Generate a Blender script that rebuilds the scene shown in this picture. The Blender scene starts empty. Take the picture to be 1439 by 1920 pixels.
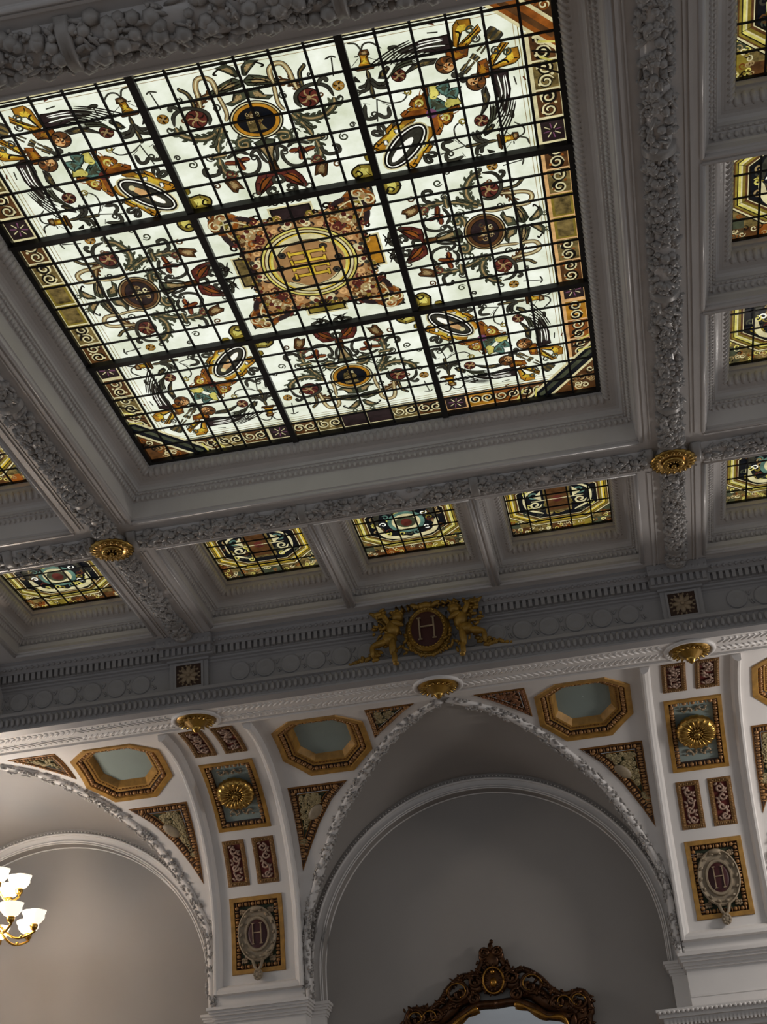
import bpy, bmesh, math, random
import numpy as np
# ---- units: 1 "cell" = one pane of the skylight. x right along the far wall, y towards it, z up from the glass plane
S=0.26; H=9.925
def Wp(a): a=np.asarray(a,float)*S; a[...,2]+=H; return a
PI=math.pi
rnd=random.Random(7)
col=bpy.context.scene.collection
def lin(h):
    h=h.lstrip('#'); c=[int(h[i:i+2],16)/255 for i in (0,2,4)]
    return [v/12.92 if v<=.04045 else ((v+.055)/1.055)**2.4 for v in c]+[1]
M={}
def mat(n,c,rough=.6,metal=0,noise=0,scale=3,spec=.5,bump=0,bscale=20):
    m=bpy.data.materials.new(n); m.use_nodes=True; t=m.node_tree; b=t.nodes['Principled BSDF']
    c=lin(c) if isinstance(c,str) else c
    b.inputs['Base Color'].default_value=c; b.inputs['Roughness'].default_value=rough; b.inputs['Metallic'].default_value=metal
    b.inputs['Specular IOR Level'].default_value=spec
    tc=t.nodes.new('ShaderNodeTexCoord')
    if noise:
        nz=t.nodes.new('ShaderNodeTexNoise'); nz.inputs['Scale'].default_value=scale; nz.inputs['Detail'].default_value=5
        r=t.nodes.new('ShaderNodeMapRange'); r.inputs[1].default_value=.3; r.inputs[2].default_value=.7; r.inputs[3].default_value=1-noise; r.inputs[4].default_value=1+noise
        mx=t.nodes.new('ShaderNodeMix'); mx.data_type='RGBA'; mx.blend_type='MULTIPLY'; mx.inputs[0].default_value=1; mx.inputs[6].default_value=c
        t.links.new(tc.outputs['Object'],nz.inputs['Vector']); t.links.new(nz.outputs[0],r.inputs[0]); t.links.new(r.outputs[0],mx.inputs[7]); t.links.new(mx.outputs[2],b.inputs['Base Color'])
    if bump:
        n2=t.nodes.new('ShaderNodeTexNoise'); n2.inputs['Scale'].default_value=bscale; bp=t.nodes.new('ShaderNodeBump'); bp.inputs['Strength'].default_value=bump; bp.inputs['Distance'].default_value=.01
        t.links.new(tc.outputs['Object'],n2.inputs['Vector']); t.links.new(n2.outputs[0],bp.inputs['Height']); t.links.new(bp.outputs[0],b.inputs['Normal'])
    M[n]=m; return m
def glass(n,c,st=1,var=.35,scale=5,c2=None,sample=False):
    """back-lit painted glass: daylight coming through coloured glass, mottled like hand-made sheet"""
    m=bpy.data.materials.new(n); m.use_nodes=True; t=m.node_tree; b=t.nodes['Principled BSDF']
    st*=.84; c=lin(c); c2=lin(c2) if c2 else [v*(1-var) for v in c[:3]]+[1]
    tc=t.nodes.new('ShaderNodeTexCoord'); nz=t.nodes.new('ShaderNodeTexNoise'); nz.inputs['Scale'].default_value=scale; nz.inputs['Detail'].default_value=6; nz.inputs['Roughness'].default_value=.6
    r=t.nodes.new('ShaderNodeMapRange'); r.inputs[1].default_value=.35; r.inputs[2].default_value=.65
    mx=t.nodes.new('ShaderNodeMix'); mx.data_type='RGBA'; mx.inputs[6].default_value=c2; mx.inputs[7].default_value=c
    t.links.new(tc.outputs['Object'],nz.inputs['Vector']); t.links.new(nz.outputs[0],r.inputs[0]); t.links.new(r.outputs[0],mx.inputs[0])
    t.links.new(mx.outputs[2],b.inputs['Emission Color']); b.inputs['Emission Strength'].default_value=st
    b.inputs['Base Color'].default_value=[v*.05 for v in c[:3]]+[1]; b.inputs['Roughness'].default_value=.35
    m.cycles.emission_sampling='FRONT' if sample else 'NONE'
    M[n]=m; return m
mat('plaster',[.6,.575,.565,1],.3,noise=.06,scale=2,bump=.15,bscale=30)
mat('dusty',[.38,.36,.345,1],.36,noise=.2,scale=6)
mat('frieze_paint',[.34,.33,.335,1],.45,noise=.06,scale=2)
mat('leaf_relief','#9b8c66',.6,noise=.3,scale=14)
mat('brown_dark','#3b2415',.6,noise=.3,scale=8)
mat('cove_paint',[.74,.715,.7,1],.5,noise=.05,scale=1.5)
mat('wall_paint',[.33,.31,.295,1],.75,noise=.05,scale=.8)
mat('egg_gold','#a5794a',.4,.15,noise=.25,scale=12)
mat('ochre_tan','#8c6a40',.5,.1,noise=.25,scale=12)
mat('pink_relief','#a08575',.5,noise=.2,scale=12)
mat('ochre','#a97f3c',.45,.15,noise=.25,scale=12)
mat('ochre_dark','#7d5320',.5,.25,noise=.35,scale=14)
mat('gilt','#b08d4a',.28,.9,noise=.2,scale=9)
mat('gilt_old','#9d7a35',.38,.45,noise=.35,scale=9)
mat('red_ground','#5c1712',.6,noise=.3,scale=8)
mat('crimson','#3d0a0e',.45)
mat('green_ground','#2f3a25',.7,noise=.3,scale=8)
mat('cream_relief','#9a866c',.6,noise=.25,scale=14)
mat('brown_relief','#8a5c3c',.5,.1,noise=.35,scale=14)
mat('blue_grey','#8e9c98',.6,noise=.04,scale=2)
mat('shield_cream','#938570',.5,noise=.2,scale=10)
mat('bronze','#4a2e18',.32,.7,noise=.5,scale=12)
mat('bronze_gilt','#a07433',.28,.85,noise=.4,scale=12)
mat('lead','#060606',.6)
mat('iron','#070708',.5)
mat('brass','#c79a45',.25,1)
mat('mirror_glass',[.8,.83,.85,1],.02,1)
mat('floor_stone','#8a7560',.5,noise=.2,scale=1)
for a in [('g_white','#f4f8ea',.98,.16,2.2,'#cfd5ba',True),('g_grn','#454936',1,.6,9),('g_brn','#5a3a1e',1,.6,9),('g_red','#5c2820',1,.6,9),('g_tan','#a38a5c',1,.5,9),
 ('g_gry','#38372d',1,.6,9),('g_drk','#2a1f1f',1,.5,9),('g_amb','#b57d22',1,.6,7),('g_org','#8e4f1c',1,.65,7),('g_skn','#d9aa70',1,.4,9),('g_olv','#86742a',1,.5,8),
 ('g_tea','#5d8072',1,.55,8),('g_yel','#d6cb68',1,.45,8),('g_wht','#f7f7ea',1,.1,8),('g_crm','#d9cf9f',1,.4,8),('g_blk','#100c08',1,.2,9),('g_peach','#a87f50',1,.35,6),('g_purp','#7a4a66',1,.4,8),('g_navy','#0c0f15',1,.4,8),('g_gold','#d9b83a',1,.45,8),('g_mot','#7d6a3c',1,.85,11)]:
    glass(*a)
bm=bmesh.new(); bmesh.ops.create_icosphere(bm,subdivisions=2,radius=1); I2=(np.array([v.co[:] for v in bm.verts]),[[v.index for v in f.verts] for f in bm.faces]); bm.free()
bm=bmesh.new(); bmesh.ops.create_icosphere(bm,subdivisions=1,radius=1); I1=(np.array([v.co[:] for v in bm.verts]),[[v.index for v in f.verts] for f in bm.faces]); bm.free()
def rotm(ax,ay,az):
    cx,sx,cy,sy,cz,sz=math.cos(ax),math.sin(ax),math.cos(ay),math.sin(ay),math.cos(az),math.sin(az)
    return np.array([[cz,-sz,0],[sz,cz,0],[0,0,1]])@np.array([[cy,0,sy],[0,1,0],[-sy,0,cy]])@np.array([[1,0,0],[0,cx,-sx],[0,sx,cx]])
def frame(d,up=(0,0,1)):
    d=np.array(d,float); d/=np.linalg.norm(d); up=np.array(up,float)
    if abs(d@up)>.98: up=np.array([1.,0,0])
    s=np.cross(up,d); s/=np.linalg.norm(s); return np.array([d,s,np.cross(d,s)]).T   # columns: along, side, up
WO={}
class MB:
    def __init__(s,xf=None): s.v=[];s.n=0;s.f=[];s.m=[];s.sm=[];s.mats=[];s.xf=xf
    def mi(s,m):
        if m not in s.mats: s.mats.append(m)
        return s.mats.index(m)
    def add(s,V,F,m,smooth=False):
        V=np.asarray(V,float)
        if s.xf is not None: V=s.xf(V)
        k=s.n; s.v.append(V); s.n+=len(V); i=s.mi(m)
        for f in F: s.f.append([a+k for a in f]); s.m.append(i); s.sm.append(smooth)
    def box(s,x0,x1,y0,y1,z0,z1,m,seg=(1,1)):
        nx,ny=seg; V=[];F=[]
        # subdivided box (for bending over the cove)
        xs=np.linspace(x0,x1,nx+1); ys=np.linspace(y0,y1,ny+1)
        id={}
        for zi,z in enumerate((z0,z1)):
            for i,x in enumerate(xs):
                for j,y in enumerate(ys): id[i,j,zi]=len(V);V.append((x,y,z))
        for i in range(nx):
            for j in range(ny):
                F.append([id[i,j,1],id[i+1,j,1],id[i+1,j+1,1],id[i,j+1,1]]);F.append([id[i,j,0],id[i,j+1,0],id[i+1,j+1,0],id[i+1,j,0]])
        for i in range(nx): F.append([id[i,0,0],id[i+1,0,0],id[i+1,0,1],id[i,0,1]]);F.append([id[i,ny,1],id[i+1,ny,1],id[i+1,ny,0],id[i,ny,0]])
        for j in range(ny): F.append([id[0,j,1],id[0,j+1,1],id[0,j+1,0],id[0,j,0]]);F.append([id[nx,j,0],id[nx,j+1,0],id[nx,j+1,1],id[nx,j,1]])
        s.add(V,F,m)
    def ell(s,c,r,m,R=None,hi=False):
        V,F=I2 if hi else I1
        P=V*np.array(r,float)
        if R is not None: P=P@R.T
        s.add(P+np.array(c,float),F,m,True)
    def tube(s,pts,rad,m,n=8,flat=1.0,cap=True):
        P=np.array(pts,float); k=len(P); rad=np.broadcast_to(np.array(rad,float),(k,)) ; V=[]
        up=np.array([0,0,1.])
        for i in range(k):
            d=P[min(i+1,k-1)]-P[max(i-1,0)]; A=frame(d)
            for j in range(n):
                a=2*PI*j/n; V.append(P[i]+rad[i]*(math.cos(a)*A[:,1]+flat*math.sin(a)*A[:,2]))
        F=[[i*n+j,i*n+(j+1)%n,(i+1)*n+(j+1)%n,(i+1)*n+j] for i in range(k-1) for j in range(n)]
        if cap: F+= [list(range(n))[::-1],[(k-1)*n+j for j in range(n)]]
        s.add(V,F,m,True)
    def lathe(s,c,prof,m,n=24,axis=2,R=None,sm=True,mod=None):
        V=[]
        for i,(r,h) in enumerate(prof):
            for j in range(n):
                a=2*PI*j/n; q=r*(1+(mod(a,i) if mod else 0)); V.append((q*math.cos(a),q*math.sin(a),h))
        V=np.array(V)
        if R is not None: V=V@R.T
        F=[[i*n+j,i*n+(j+1)%n,(i+1)*n+(j+1)%n,(i+1)*n+j] for i in range(len(prof)-1) for j in range(n)]
        s.add(V+np.array(c,float),F,m,sm)
    def loft(s,A,B,m,smooth=False,closed=False):
        n=len(A); F=[[i,(i+1)%n,n+(i+1)%n,n+i] for i in range(n if closed else n-1)]
        s.add(np.vstack([A,B]),F,m,smooth)
    def grid(s,G,m,smooth=True):
        G=np.array(G,float);a,b=G.shape[:2]
        s.add(G.reshape(-1,3),[[i*b+j,i*b+j+1,(i+1)*b+j+1,(i+1)*b+j] for i in range(a-1) for j in range(b-1)],m,smooth)
    def poly3(s,P,h,m,taper=0):
        """flat polygon plate with real thickness: P 2D, from h[0] to h[1]"""
        n=len(P); V=[(x,y,h[0]) for x,y in P]+[(x,y,h[1]) for x,y in P]
        s.add(V,[list(range(n,2*n)),list(range(n))[::-1]]+[[i,(i+1)%n,n+(i+1)%n,n+i] for i in range(n)],m)
    def build(s,name,parent=None,label=None,cat=None,group=None,kind=None,mod=None):
        if not s.v: return None
        V=Wp(np.vstack(s.v))
        if parent is None:
            o0=np.array([(V[:,0].min()+V[:,0].max())/2,(V[:,1].min()+V[:,1].max())/2,V[:,2].min()])
        else: o0=WO[parent.name]
        me=bpy.data.meshes.new(name); me.from_pydata((V-o0).tolist(),[],s.f); me.update()
        for k in s.mats: me.materials.append(M[k])
        me.polygons.foreach_set('material_index',s.m); me.polygons.foreach_set('use_smooth',s.sm)
        bmx=bmesh.new(); bmx.from_mesh(me); bmesh.ops.recalc_face_normals(bmx,faces=bmx.faces); bmx.to_mesh(me); bmx.free()
        o=bpy.data.objects.new(name,me); col.objects.link(o)
        if parent is None: o.location=o0
        else: o.parent=parent
        WO[o.name]=o0; tag(o,label,cat,group,kind); return o
def tag(o,label=None,cat=None,group=None,kind=None):
    for k,v in (('label',label),('category',cat),('group',group),('kind',kind)):
        if v: o[k]=v
def thing(name,label,cat,loc,group=None):
    o=bpy.data.objects.new(name,None); col.objects.link(o); w=Wp(np.array(loc,float)); o.location=w; WO[o.name]=w; o.empty_display_size=.1
    tag(o,label,cat,group); return o
def cat_rom(P,n=6):
    P=np.array(P,float); k=len(P)
    if k<3: return P
    E=np.vstack([2*P[0]-P[1],P,2*P[-1]-P[-2]]); out=[]
    for i in range(1,k):
        for j in range(n):
            t=j/n; a,b,c,d=E[i-1],E[i],E[i+1],E[i+2]
            out.append(.5*((2*b)+(c-a)*t+(2*a-5*b+4*c-d)*t*t+(3*b-3*c+d-a)*t**3))
    out.append(P[-1]); return np.array(out)
LC=135; LC2=185; WS=.235; EX=.3; LW=70
SIDE=[('p','grn',0,[0.03,7.22,0.23,7.37,0.51,7.29,0.75,7.19,1.04,7.04,1.05,6.95,0.57,6.99,0.27,7.02,0.1,7.06]),
('s','blk',0.03,[0.1,7.24,0.45,7.19,0.71,7.06]),
('s','blk',0.03,[0.1,7.15,0.41,7.08,0.94,7.01]),
('p','grn',0,[0.06,7.42,0.12,7.69,0.32,7.85,0.63,7.8,0.32,7.57,0.15,7.4]),
('s','blk',0.04,[0.51,7.77,0.68,7.66,0.73,7.6,0.63,7.57]),
('s','brn',0.13,[1.0,7.01,1.3,6.89,1.51,6.65,1.61,6.46]),
('s','tan',0.11,[0.84,6.96,0.82,7.21,0.86,7.45,1.05,7.58,1.25,7.54,1.36,7.3,1.39,6.98,1.44,6.61]),
('s','tan',0.08,[0.83,6.93,0.79,6.61,0.78,6.25,0.89,6.0]),
('s','gry',0.08,[1.62,6.6,1.61,6.89,1.66,7.17,1.82,7.34,1.78,7.38]),
('f','red',0.3,[1.69,6.28]),
('s','gry',0.06,[1.39,6.0,1.3,6.24,1.37,6.48,1.67,6.66,2.01,6.69,2.3,6.52,2.4,6.17]),
('s','grn',0.16,[2.39,6.14,2.32,5.86,2.01,5.63,1.65,5.56,1.33,5.67,1.07,5.96]),
('s','gry',0.06,[2.06,6.65,2.16,6.8,2.29,6.83,2.33,6.75,2.25,6.73]),
('p','grn',0,[0.04,6.96,0.36,6.89,0.47,6.65,0.73,6.59,0.55,6.5,0.26,6.59,0.04,6.67]),
('s','grn',0.14,[1.04,5.85,1.21,5.55,1.36,5.32,1.45,4.96]),
('s','grn',0.05,[1.34,5.48,1.47,5.26,1.66,5.26]),
('s','grn',0.13,[0.34,5.27,0.54,5.32,0.77,5.23,0.75,5.04,0.54,5.01,0.52,5.15,0.65,5.16]),
('p','grn',0,[0.03,5.17,0.32,5.1,0.13,4.59,0.05,4.21,-0.14,4.01,-0.09,4.33]),
('p','brn',0,[-0.11,4.33,0.04,4.29,0.14,3.95,-0.03,3.82]),
('p','red',0,[-0.02,3.86,0.29,3.91,0.55,3.89,0.73,3.6,0.82,3.2,0.73,3.14,0.45,3.33,0.23,3.47,0.16,3.69]),
('s','blk',0.03,[0.26,3.79,0.53,3.6,0.72,3.22]),
('s','blk',0.03,[0.22,3.68,0.43,3.46,0.68,3.19]),
('s','gry',0.05,[0.13,4.27,0.24,4.53,0.3,4.83,0.45,4.8,0.54,4.66,0.39,4.65]),
('s','gry',0.05,[0.38,4.66,0.38,4.34,0.53,4.06,0.83,3.99,1.04,4.14]),
('s','gry',0.05,[0.59,4.73,0.82,4.87,1.07,4.83,1.29,4.72]),
('s','red',0.12,[0.61,4.56,0.81,4.58,0.98,4.5,1.21,4.54,1.41,4.57]),
('s','red',0.12,[0.99,4.71,0.96,4.44,0.89,4.18]),
('s','blk',0.03,[0.74,4.45,1.03,4.58,1.12,4.32]),
('s','grn',0.12,[1.24,4.87,1.52,4.86,1.81,4.87]),
('s','grn',0.16,[1.14,4.02,1.44,4.17,1.54,4.43,1.5,4.79]),
('s','gry',0.06,[1.54,4.54,1.71,4.23,2.07,4.24,2.09,4.46,1.91,4.5]),
('p','brn',0,[1.48,4.08,1.63,3.92,1.48,3.46,1.37,3.41,1.3,3.55,1.13,3.5,1.25,3.85]),
('s','gry',0.06,[0.11,3.18,0.38,3.05,0.44,3.27,0.23,3.34,0.25,3.21]),
('s','gry',0.06,[0.09,3.79,0.16,3.57,-0.03,3.49]),
('s','gry',0.04,[2.45,7.44,2.65,7.5,2.78,7.43]),
('s','gry',0.05,[2.65,7.46,2.56,6.85]),
('f','amb',0.16,[2.62,6.52]),
('s','gry',0.06,[0.03,3.01,0.23,2.78,0.58,2.83,0.74,2.92])]
CORN=[('s','gry',0.04,[3.17,7.76,3.4,7.7,3.51,7.47]),
('s','gry',0.04,[3.51,7.47,3.61,7.64,3.83,7.65,4.08,7.4]),
('p','brn',0,[3.4,7.33,3.49,7.47,3.68,7.45,3.7,7.3,3.6,7.26]),
('p','amb',0,[3.45,7.32,3.64,7.28,3.62,7.09,3.7,6.95,3.31,6.97,3.43,7.1]),
('s','gry',0.05,[3.39,7.3,3.28,7.3]),
('s','gry',0.04,[3.38,7.24,3.13,7.01]),
('s','gry',0.04,[3.65,7.21,3.94,7.02]),
('p','brn',0,[3.16,6.92,3.77,6.9,3.73,6.84,3.26,6.84]),
('s','gry',0.08,[3.53,6.82,3.53,6.46,3.51,5.99,3.53,5.82]),
('s','gry',0.06,[3.52,6.53,3.39,6.33,3.15,6.28]),
('s','gry',0.06,[3.5,6.43,3.39,6.19,3.11,6.12]),
('s','gry',0.06,[3.55,6.55,3.7,6.32,4.05,6.26]),
('s','gry',0.06,[3.55,6.42,3.72,6.18,4.02,6.13]),
('p','gry',0,[4.12,6.82,4.16,6.74,3.92,6.44,3.79,6.47,3.89,6.67]),
('p','gry',0,[3.13,6.68,3.25,6.46,3.12,6.52]),
('s','gry',0.05,[4.24,7.37,4.41,7.39,4.56,7.34]),
('s','gry',0.05,[4.4,7.36,4.37,7.02]),
('s','gry',0.04,[4.3,6.87,4.47,6.77]),
('s','gry',0.04,[4.42,6.91,4.35,6.67]),
('f','red',0.2,[4.37,6.45]),
('p','drk',0,[4.5,7.18,4.83,7.33,5.3,7.44,5.67,7.42,5.95,7.45,6.06,7.12,6.0,6.97,5.59,6.97,5.06,7.09,4.74,7.13]),
('s','wht',0.025,[4.81,7.21,5.27,7.29,5.79,7.3]),
('s','wht',0.025,[4.91,7.15,5.35,7.18,5.84,7.13]),
('s','wht',0.02,[5.11,7.36,5.47,7.37,5.8,7.35]),
('p','gry',0,[4.55,6.46,4.82,6.69,5.15,6.81,5.55,6.75,5.42,6.62,4.97,6.62]),
('p','org',0,[5.83,6.91,6.1,6.92,6.46,6.9,6.39,6.66,6.14,6.62,5.99,6.56,5.81,6.66]),
('f0','brn',0.27,[5.74,6.5]),
('f0','skn',0.15,[5.81,6.42]),
('p','amb',0,[6.15,7.68,6.29,7.84,6.64,7.82,6.64,7.51,6.36,7.48,6.15,7.0,6.07,7.05]),
('p','amb',0,[6.18,7.03,6.55,7.32,6.84,7.59,6.88,7.4,6.51,7.05,6.36,6.95]),
('s','blk',0.04,[6.18,7.52,6.3,7.41,6.18,7.06]),
('s','blk',0.03,[6.27,7.07,6.58,7.28,6.86,7.53]),
('s','red',0.07,[5.5,7.92,5.65,7.86]),
('s','gry',0.05,[5.41,7.64,5.71,7.6]),
('p','org',0,[4.92,5.92,5.08,5.89,5.07,5.52,5.04,5.04,4.89,5.0,4.19,5.02,4.16,5.14,4.3,5.24,4.43,5.18,4.56,5.29,4.47,5.41,4.56,5.56,4.75,5.66,4.92,5.62,4.98,5.78]),
('p','wht',0,[4.65,5.41,4.87,5.37,4.85,5.27,4.73,5.27,4.63,5.31]),
('p','amb',0,[3.14,4.22,3.6,4.55,3.6,4.7,3.88,4.92,4.03,4.78,4.17,4.92,4.48,4.99,4.54,4.87,4.09,4.51,3.44,3.97,3.25,3.94,3.13,4.08]),
('p','wht',0,[3.84,4.64,4.0,4.64,4.02,4.53,3.88,4.51]),
('p','wht',0,[3.46,4.33,3.55,4.33,3.57,4.16,3.47,4.17]),
('s','blk',0.03,[3.28,4.04,3.12,4.15,3.24,4.27,3.28,4.13]),
('s','blk',0.03,[3.62,4.55,3.91,4.8,4.02,4.76]),
('s','gry',0.05,[3.59,4.66,3.55,4.87,3.43,4.88,3.43,4.74,3.55,4.62]),
('s','gry',0.05,[3.54,4.57,3.28,4.74,3.22,4.64,3.33,4.56,3.54,4.55]),
('p','olv',0,[2.96,3.56,2.52,3.62,2.26,3.41,2.31,3.13,2.61,3.1,2.86,3.12]),
('s','blk',0.04,[2.95,3.52,2.55,3.61,2.26,3.41,2.32,3.15,2.55,3.23,2.46,3.39,2.35,3.31]),
('p','olv',0,[2.94,4.01,2.77,3.9,2.79,3.75,2.9,3.68]),
('s','gry',0.05,[3.59,5.82,3.44,5.05]),
('s','gry',0.06,[3.22,5.73,3.15,5.47,3.16,5.23,3.39,5.21,3.5,5.36]),
('s','gry',0.06,[3.5,5.36,3.65,5.18,3.83,5.21,3.86,5.52]),
('s','gry',0.04,[3.17,5.78,3.36,5.7]),
('s','gry',0.04,[3.7,5.69,3.95,5.5]),
('s','gry',0.035,[3.54,5.87,3.84,5.66,4.08,5.6,4.32,5.62,4.47,5.79,4.34,5.89]),
('p','tea',0,[5.12,5.5,5.34,5.44,5.56,5.23,5.62,5.08,5.4,4.99,5.06,5.0]),
('p','yel',0,[5.15,5.97,5.39,5.88,5.39,5.58,5.13,5.54]),
('p','tea',0,[5.51,5.59,5.79,5.72,6.05,5.73,5.84,5.34,5.6,5.46]),
('s','gry',0.22,[7.42,7.29,7.28,7.15,7.11,7.04]),
('s','gry',0.12,[7.03,6.98,6.78,6.68]),
('s','gry',0.3,[6.72,6.61,6.57,6.49]),
('s','gry',0.14,[6.57,6.46,6.36,6.27]),
('s','gry',0.28,[6.42,6.32,6.23,6.14]),
('s','gry',0.06,[6.23,6.14,5.92,6.12,5.93,6.21,6.03,6.18])]
# ================= stained glass =================
AY=1.163
class Paint:
    """flat pieces of coloured / enamelled glass, laid just under the clear pane"""
    def __init__(s,xy,z0=-.02,dz=.0006): s.mb=MB();s.xy=xy;s.z=z0;s.dz=dz
    def poly(s,P,m,T=lambda a,b:(a,b)):
        s.mb.add([(*s.xy(*T(a,b)),s.z) for a,b in P],[list(range(len(P)))],'g_'+m)
    def lay(s): s.z-=s.dz
    def stroke(s,P,w,m,T=lambda a,b:(a,b),taper=True,n=5):
        C=cat_rom(P,n); k=len(C)
        if k<2: return
        D=np.gradient(C,axis=0); D/=np.linalg.norm(D,axis=1)[:,None]+1e-9; N=np.c_[-D[:,1],D[:,0]]
        t=np.linspace(0,1,k); ww=w/2*(np.clip(.35+1.3*np.sin(PI*t)**.7,0,1) if taper else np.ones(k))
        A=C+N*ww[:,None];B=C-N*ww[:,None]
        V=[(*s.xy(*T(*q)),s.z) for q in np.vstack([A,B])]
        s.mb.add(V,[[i,i+1,k+i+1,k+i] for i in range(k-1)],'g_'+m)
    def disc(s,c,r,m,T=lambda a,b:(a,b),ry=None,n=20,rot=0,ring=0):
        ry=ry or r; P=[(math.cos(2*PI*i/n),math.sin(2*PI*i/n)) for i in range(n)]
        f=lambda x,y:(c[0]+x*math.cos(rot)-y*math.sin(rot),c[1]+x*math.sin(rot)+y*math.cos(rot))
        if not ring: s.poly([f(r*x,ry*y) for x,y in P],m,T)
        else:
            V=[(*s.xy(*T(*f(k*x+ (0),h*y))),s.z) for k,h in((r,ry),(r-ring,ry-ring)) for x,y in P]
            s.mb.add(V,[[i,(i+1)%n,n+(i+1)%n,n+i] for i in range(n)],'g_'+m)
    def item(s,it,Ts):
        k,m,w,a=it; P=[(a[i],a[i+1]) for i in range(0,len(a),2)]
        LT={'grn':'tan','red':'org','amb':'gold','org':'amb','brn':'tan','drk':'gry','gry':'mot','olv':'yel','tea':'grn','yel':'crm','tan':'crm','skn':'crm','purp':'red'}
        if k=='s':
            w*=1.15 if w>.07 else 1.45
            if m!='blk' and w>.07:
                if m in('grn','brn') and w>.1:      # leafy lobes
                    C=cat_rom(P,3)
                    for i in range(1,len(C)-1):
                        d=C[i+1]-C[i-1]; d=d/(np.linalg.norm(d)+1e-9); nn=np.array([-d[1],d[0]])*(1 if i%2 else -1)
                        for T in Ts: s.stroke([C[i],C[i]+nn*w*.7-d*w*.3,C[i]+nn*w*1.1-d*w*.9],w*.5,m,T,n=2)
                for T in Ts: s.stroke(P,w+.05,'blk',T)
                s.lay()
            for T in Ts: s.stroke(P,w,m,T)
            if w>.09:
                s.lay()
                for T in Ts: s.stroke(P,w*.35,LT.get(m,'crm'),T)
        elif k=='p':
            for T in Ts: s.stroke(P+[P[0]],.06,'blk',T,False,1)
            for T in Ts: s.poly(P,m,T)
            s.lay()
            if m in LT and len(P)>4:      # modelling: lighter towards the middle, dark contour hatching
                c=np.mean(P,0); Q=np.array(P)
                for T in Ts:
                    s.poly([tuple(c+(q-c)*.55) for q in Q],LT[m],T)
                    for i in range(len(P)): s.stroke([c+(Q[i]-c)*.9,c+(Q[i]-c)*.6,c+((Q[i]+Q[(i+1)%len(P)])/2-c)*.35],.035,'blk' if i%2 else m,T,n=2)
                s.lay()
                for T in Ts: s.poly([tuple(c+(q-c)*.22) for q in Q],m if m in('drk','gry') else LT[m],T)
        elif k in('f','f0'):
            c=P[0]
            for T in Ts: s.disc(c,w*1.12,'blk',T)
            s.lay()
            for T in Ts: s.disc(c,w,m,T)
            s.lay()
            for T in Ts:
                for i in range(7 if k=='f' else 5):
                    q=2*PI*i/7; s.stroke([(c[0]+.2*w*math.cos(q),c[1]+.2*w*math.sin(q)),(c[0]+.6*w*math.cos(q+.3),c[1]+.6*w*math.sin(q+.3)),(c[0]+.95*w*math.cos(q),c[1]+.95*w*math.sin(q))],.05,'blk' if i%2 else ('tan' if k=='f' else 'org'),T,n=2)
            s.lay()
            for T in Ts: s.disc(c,w*.25,'tan' if k=='f' else 'skn',T,n=8)
        s.lay()
    def curl(s,c,r,m,w=.05,turns=1.3,a0=0,sg=1,T=lambda a,b:(a,b)):
        n=10; s.stroke([(c[0]+r*(1-.75*t/n)*math.cos(a0+sg*2*PI*turns*t/n),c[1]+r*(1-.75*t/n)*math.sin(a0+sg*2*PI*turns*t/n)) for t in range(n+1)],w,m,T,n=2)
SK=lambda u,v:(u,AY*v)
sky=thing('stained_glass_skylight','large square stained glass skylight of nine painted panels with a gold ringed centre','skylight',(9,9*AY,0))
dirs=dict(top=lambda l,r:(9+l,9-r),right=lambda l,r:(9+r,9+l),bottom=lambda l,r:(9+l,9+r),left=lambda l,r:(9-r,9+l))
panes={}
for i in range(3):
    for j in range(3):
        b=MB(); b.box(6*i,6*i+6,AY*6*j,AY*(6*j+6),-.012,.04,'g_white'); panes[i,j]=b.build('glass_panel',sky)
pos=dict(top=(1,0),right=(2,1),bottom=(1,2),left=(0,1))
def border(pt,T,lo,hi,seed):
    R=random.Random(seed)
    for i in range(lo,hi):
        j=abs(i-8.5); a=i-9
        if j>6.9: continue
        base={.5:'olv' if seed%2 else 'drk',3.5:'drk',1.5:'mot',2.5:'brn',4.5:'amb' if seed==1 else 'brn',5.5:'org' if seed==1 else 'mot',6.5:'brn'}[j]
        pt.poly([(a,8.03),(a+1,8.03),(a+1,9),(a,9)],'crm' if seed!=1 else 'skn',T)
        pt.lay()
        pt.poly([(a+.03 if j!=3.5 else a+.12,8.16),(a+(.97 if j!=3.5 else .88),8.16),(a+(.97 if j!=3.5 else .88),8.86),(a+(.03 if j!=3.5 else .12),8.86)],base,T); pt.lay()
        if j==3.5:
            for q in range(8):
                w=2*PI*q/8+.2; pt.stroke([(a+.5+.08*math.cos(w),8.5+.08*math.sin(w)),(a+.5+.28*math.cos(w),8.5+.28*math.sin(w))],.1,'crm' if q%2 else 'purp',T)
        elif j==.5:
            pt.poly([(a+.1,8.25),(a+.9,8.25),(a+.9,8.78),(a+.1,8.78)],'mot' if seed%2 else 'drk',T)
        else:
            for q in range(2):
                cx=a+.27+.46*q; pt.curl((cx,8.5),.24,'blk',.11,1.4,R.random()*6,1 if q else -1,T)
            pt.lay()
            for q in range(2):
                cx=a+.27+.46*q; pt.curl((cx,8.5),.24,'crm' if base!='tan' else 'skn',.055,1.4,R.random()*6,1 if q else -1,T)
            pt.lay()
            for q in range(3): pt.disc((a+.2+.3*q,8.3+.4*(q%2)),.05,'org' if seed==1 else 'crm',T,n=7)
        pt.lay()
    pt.stroke([(lo-9,8.02),(hi-9,8.02)],.05,'blk',T,False,1); pt.stroke([(lo-9,7.9),(hi-9,7.9)],.025,'olv',T,False,1)
    pt.stroke([(lo-9,7.78),(hi-9,7.78)],.02,'tan',T,False,1); pt.lay()
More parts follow.
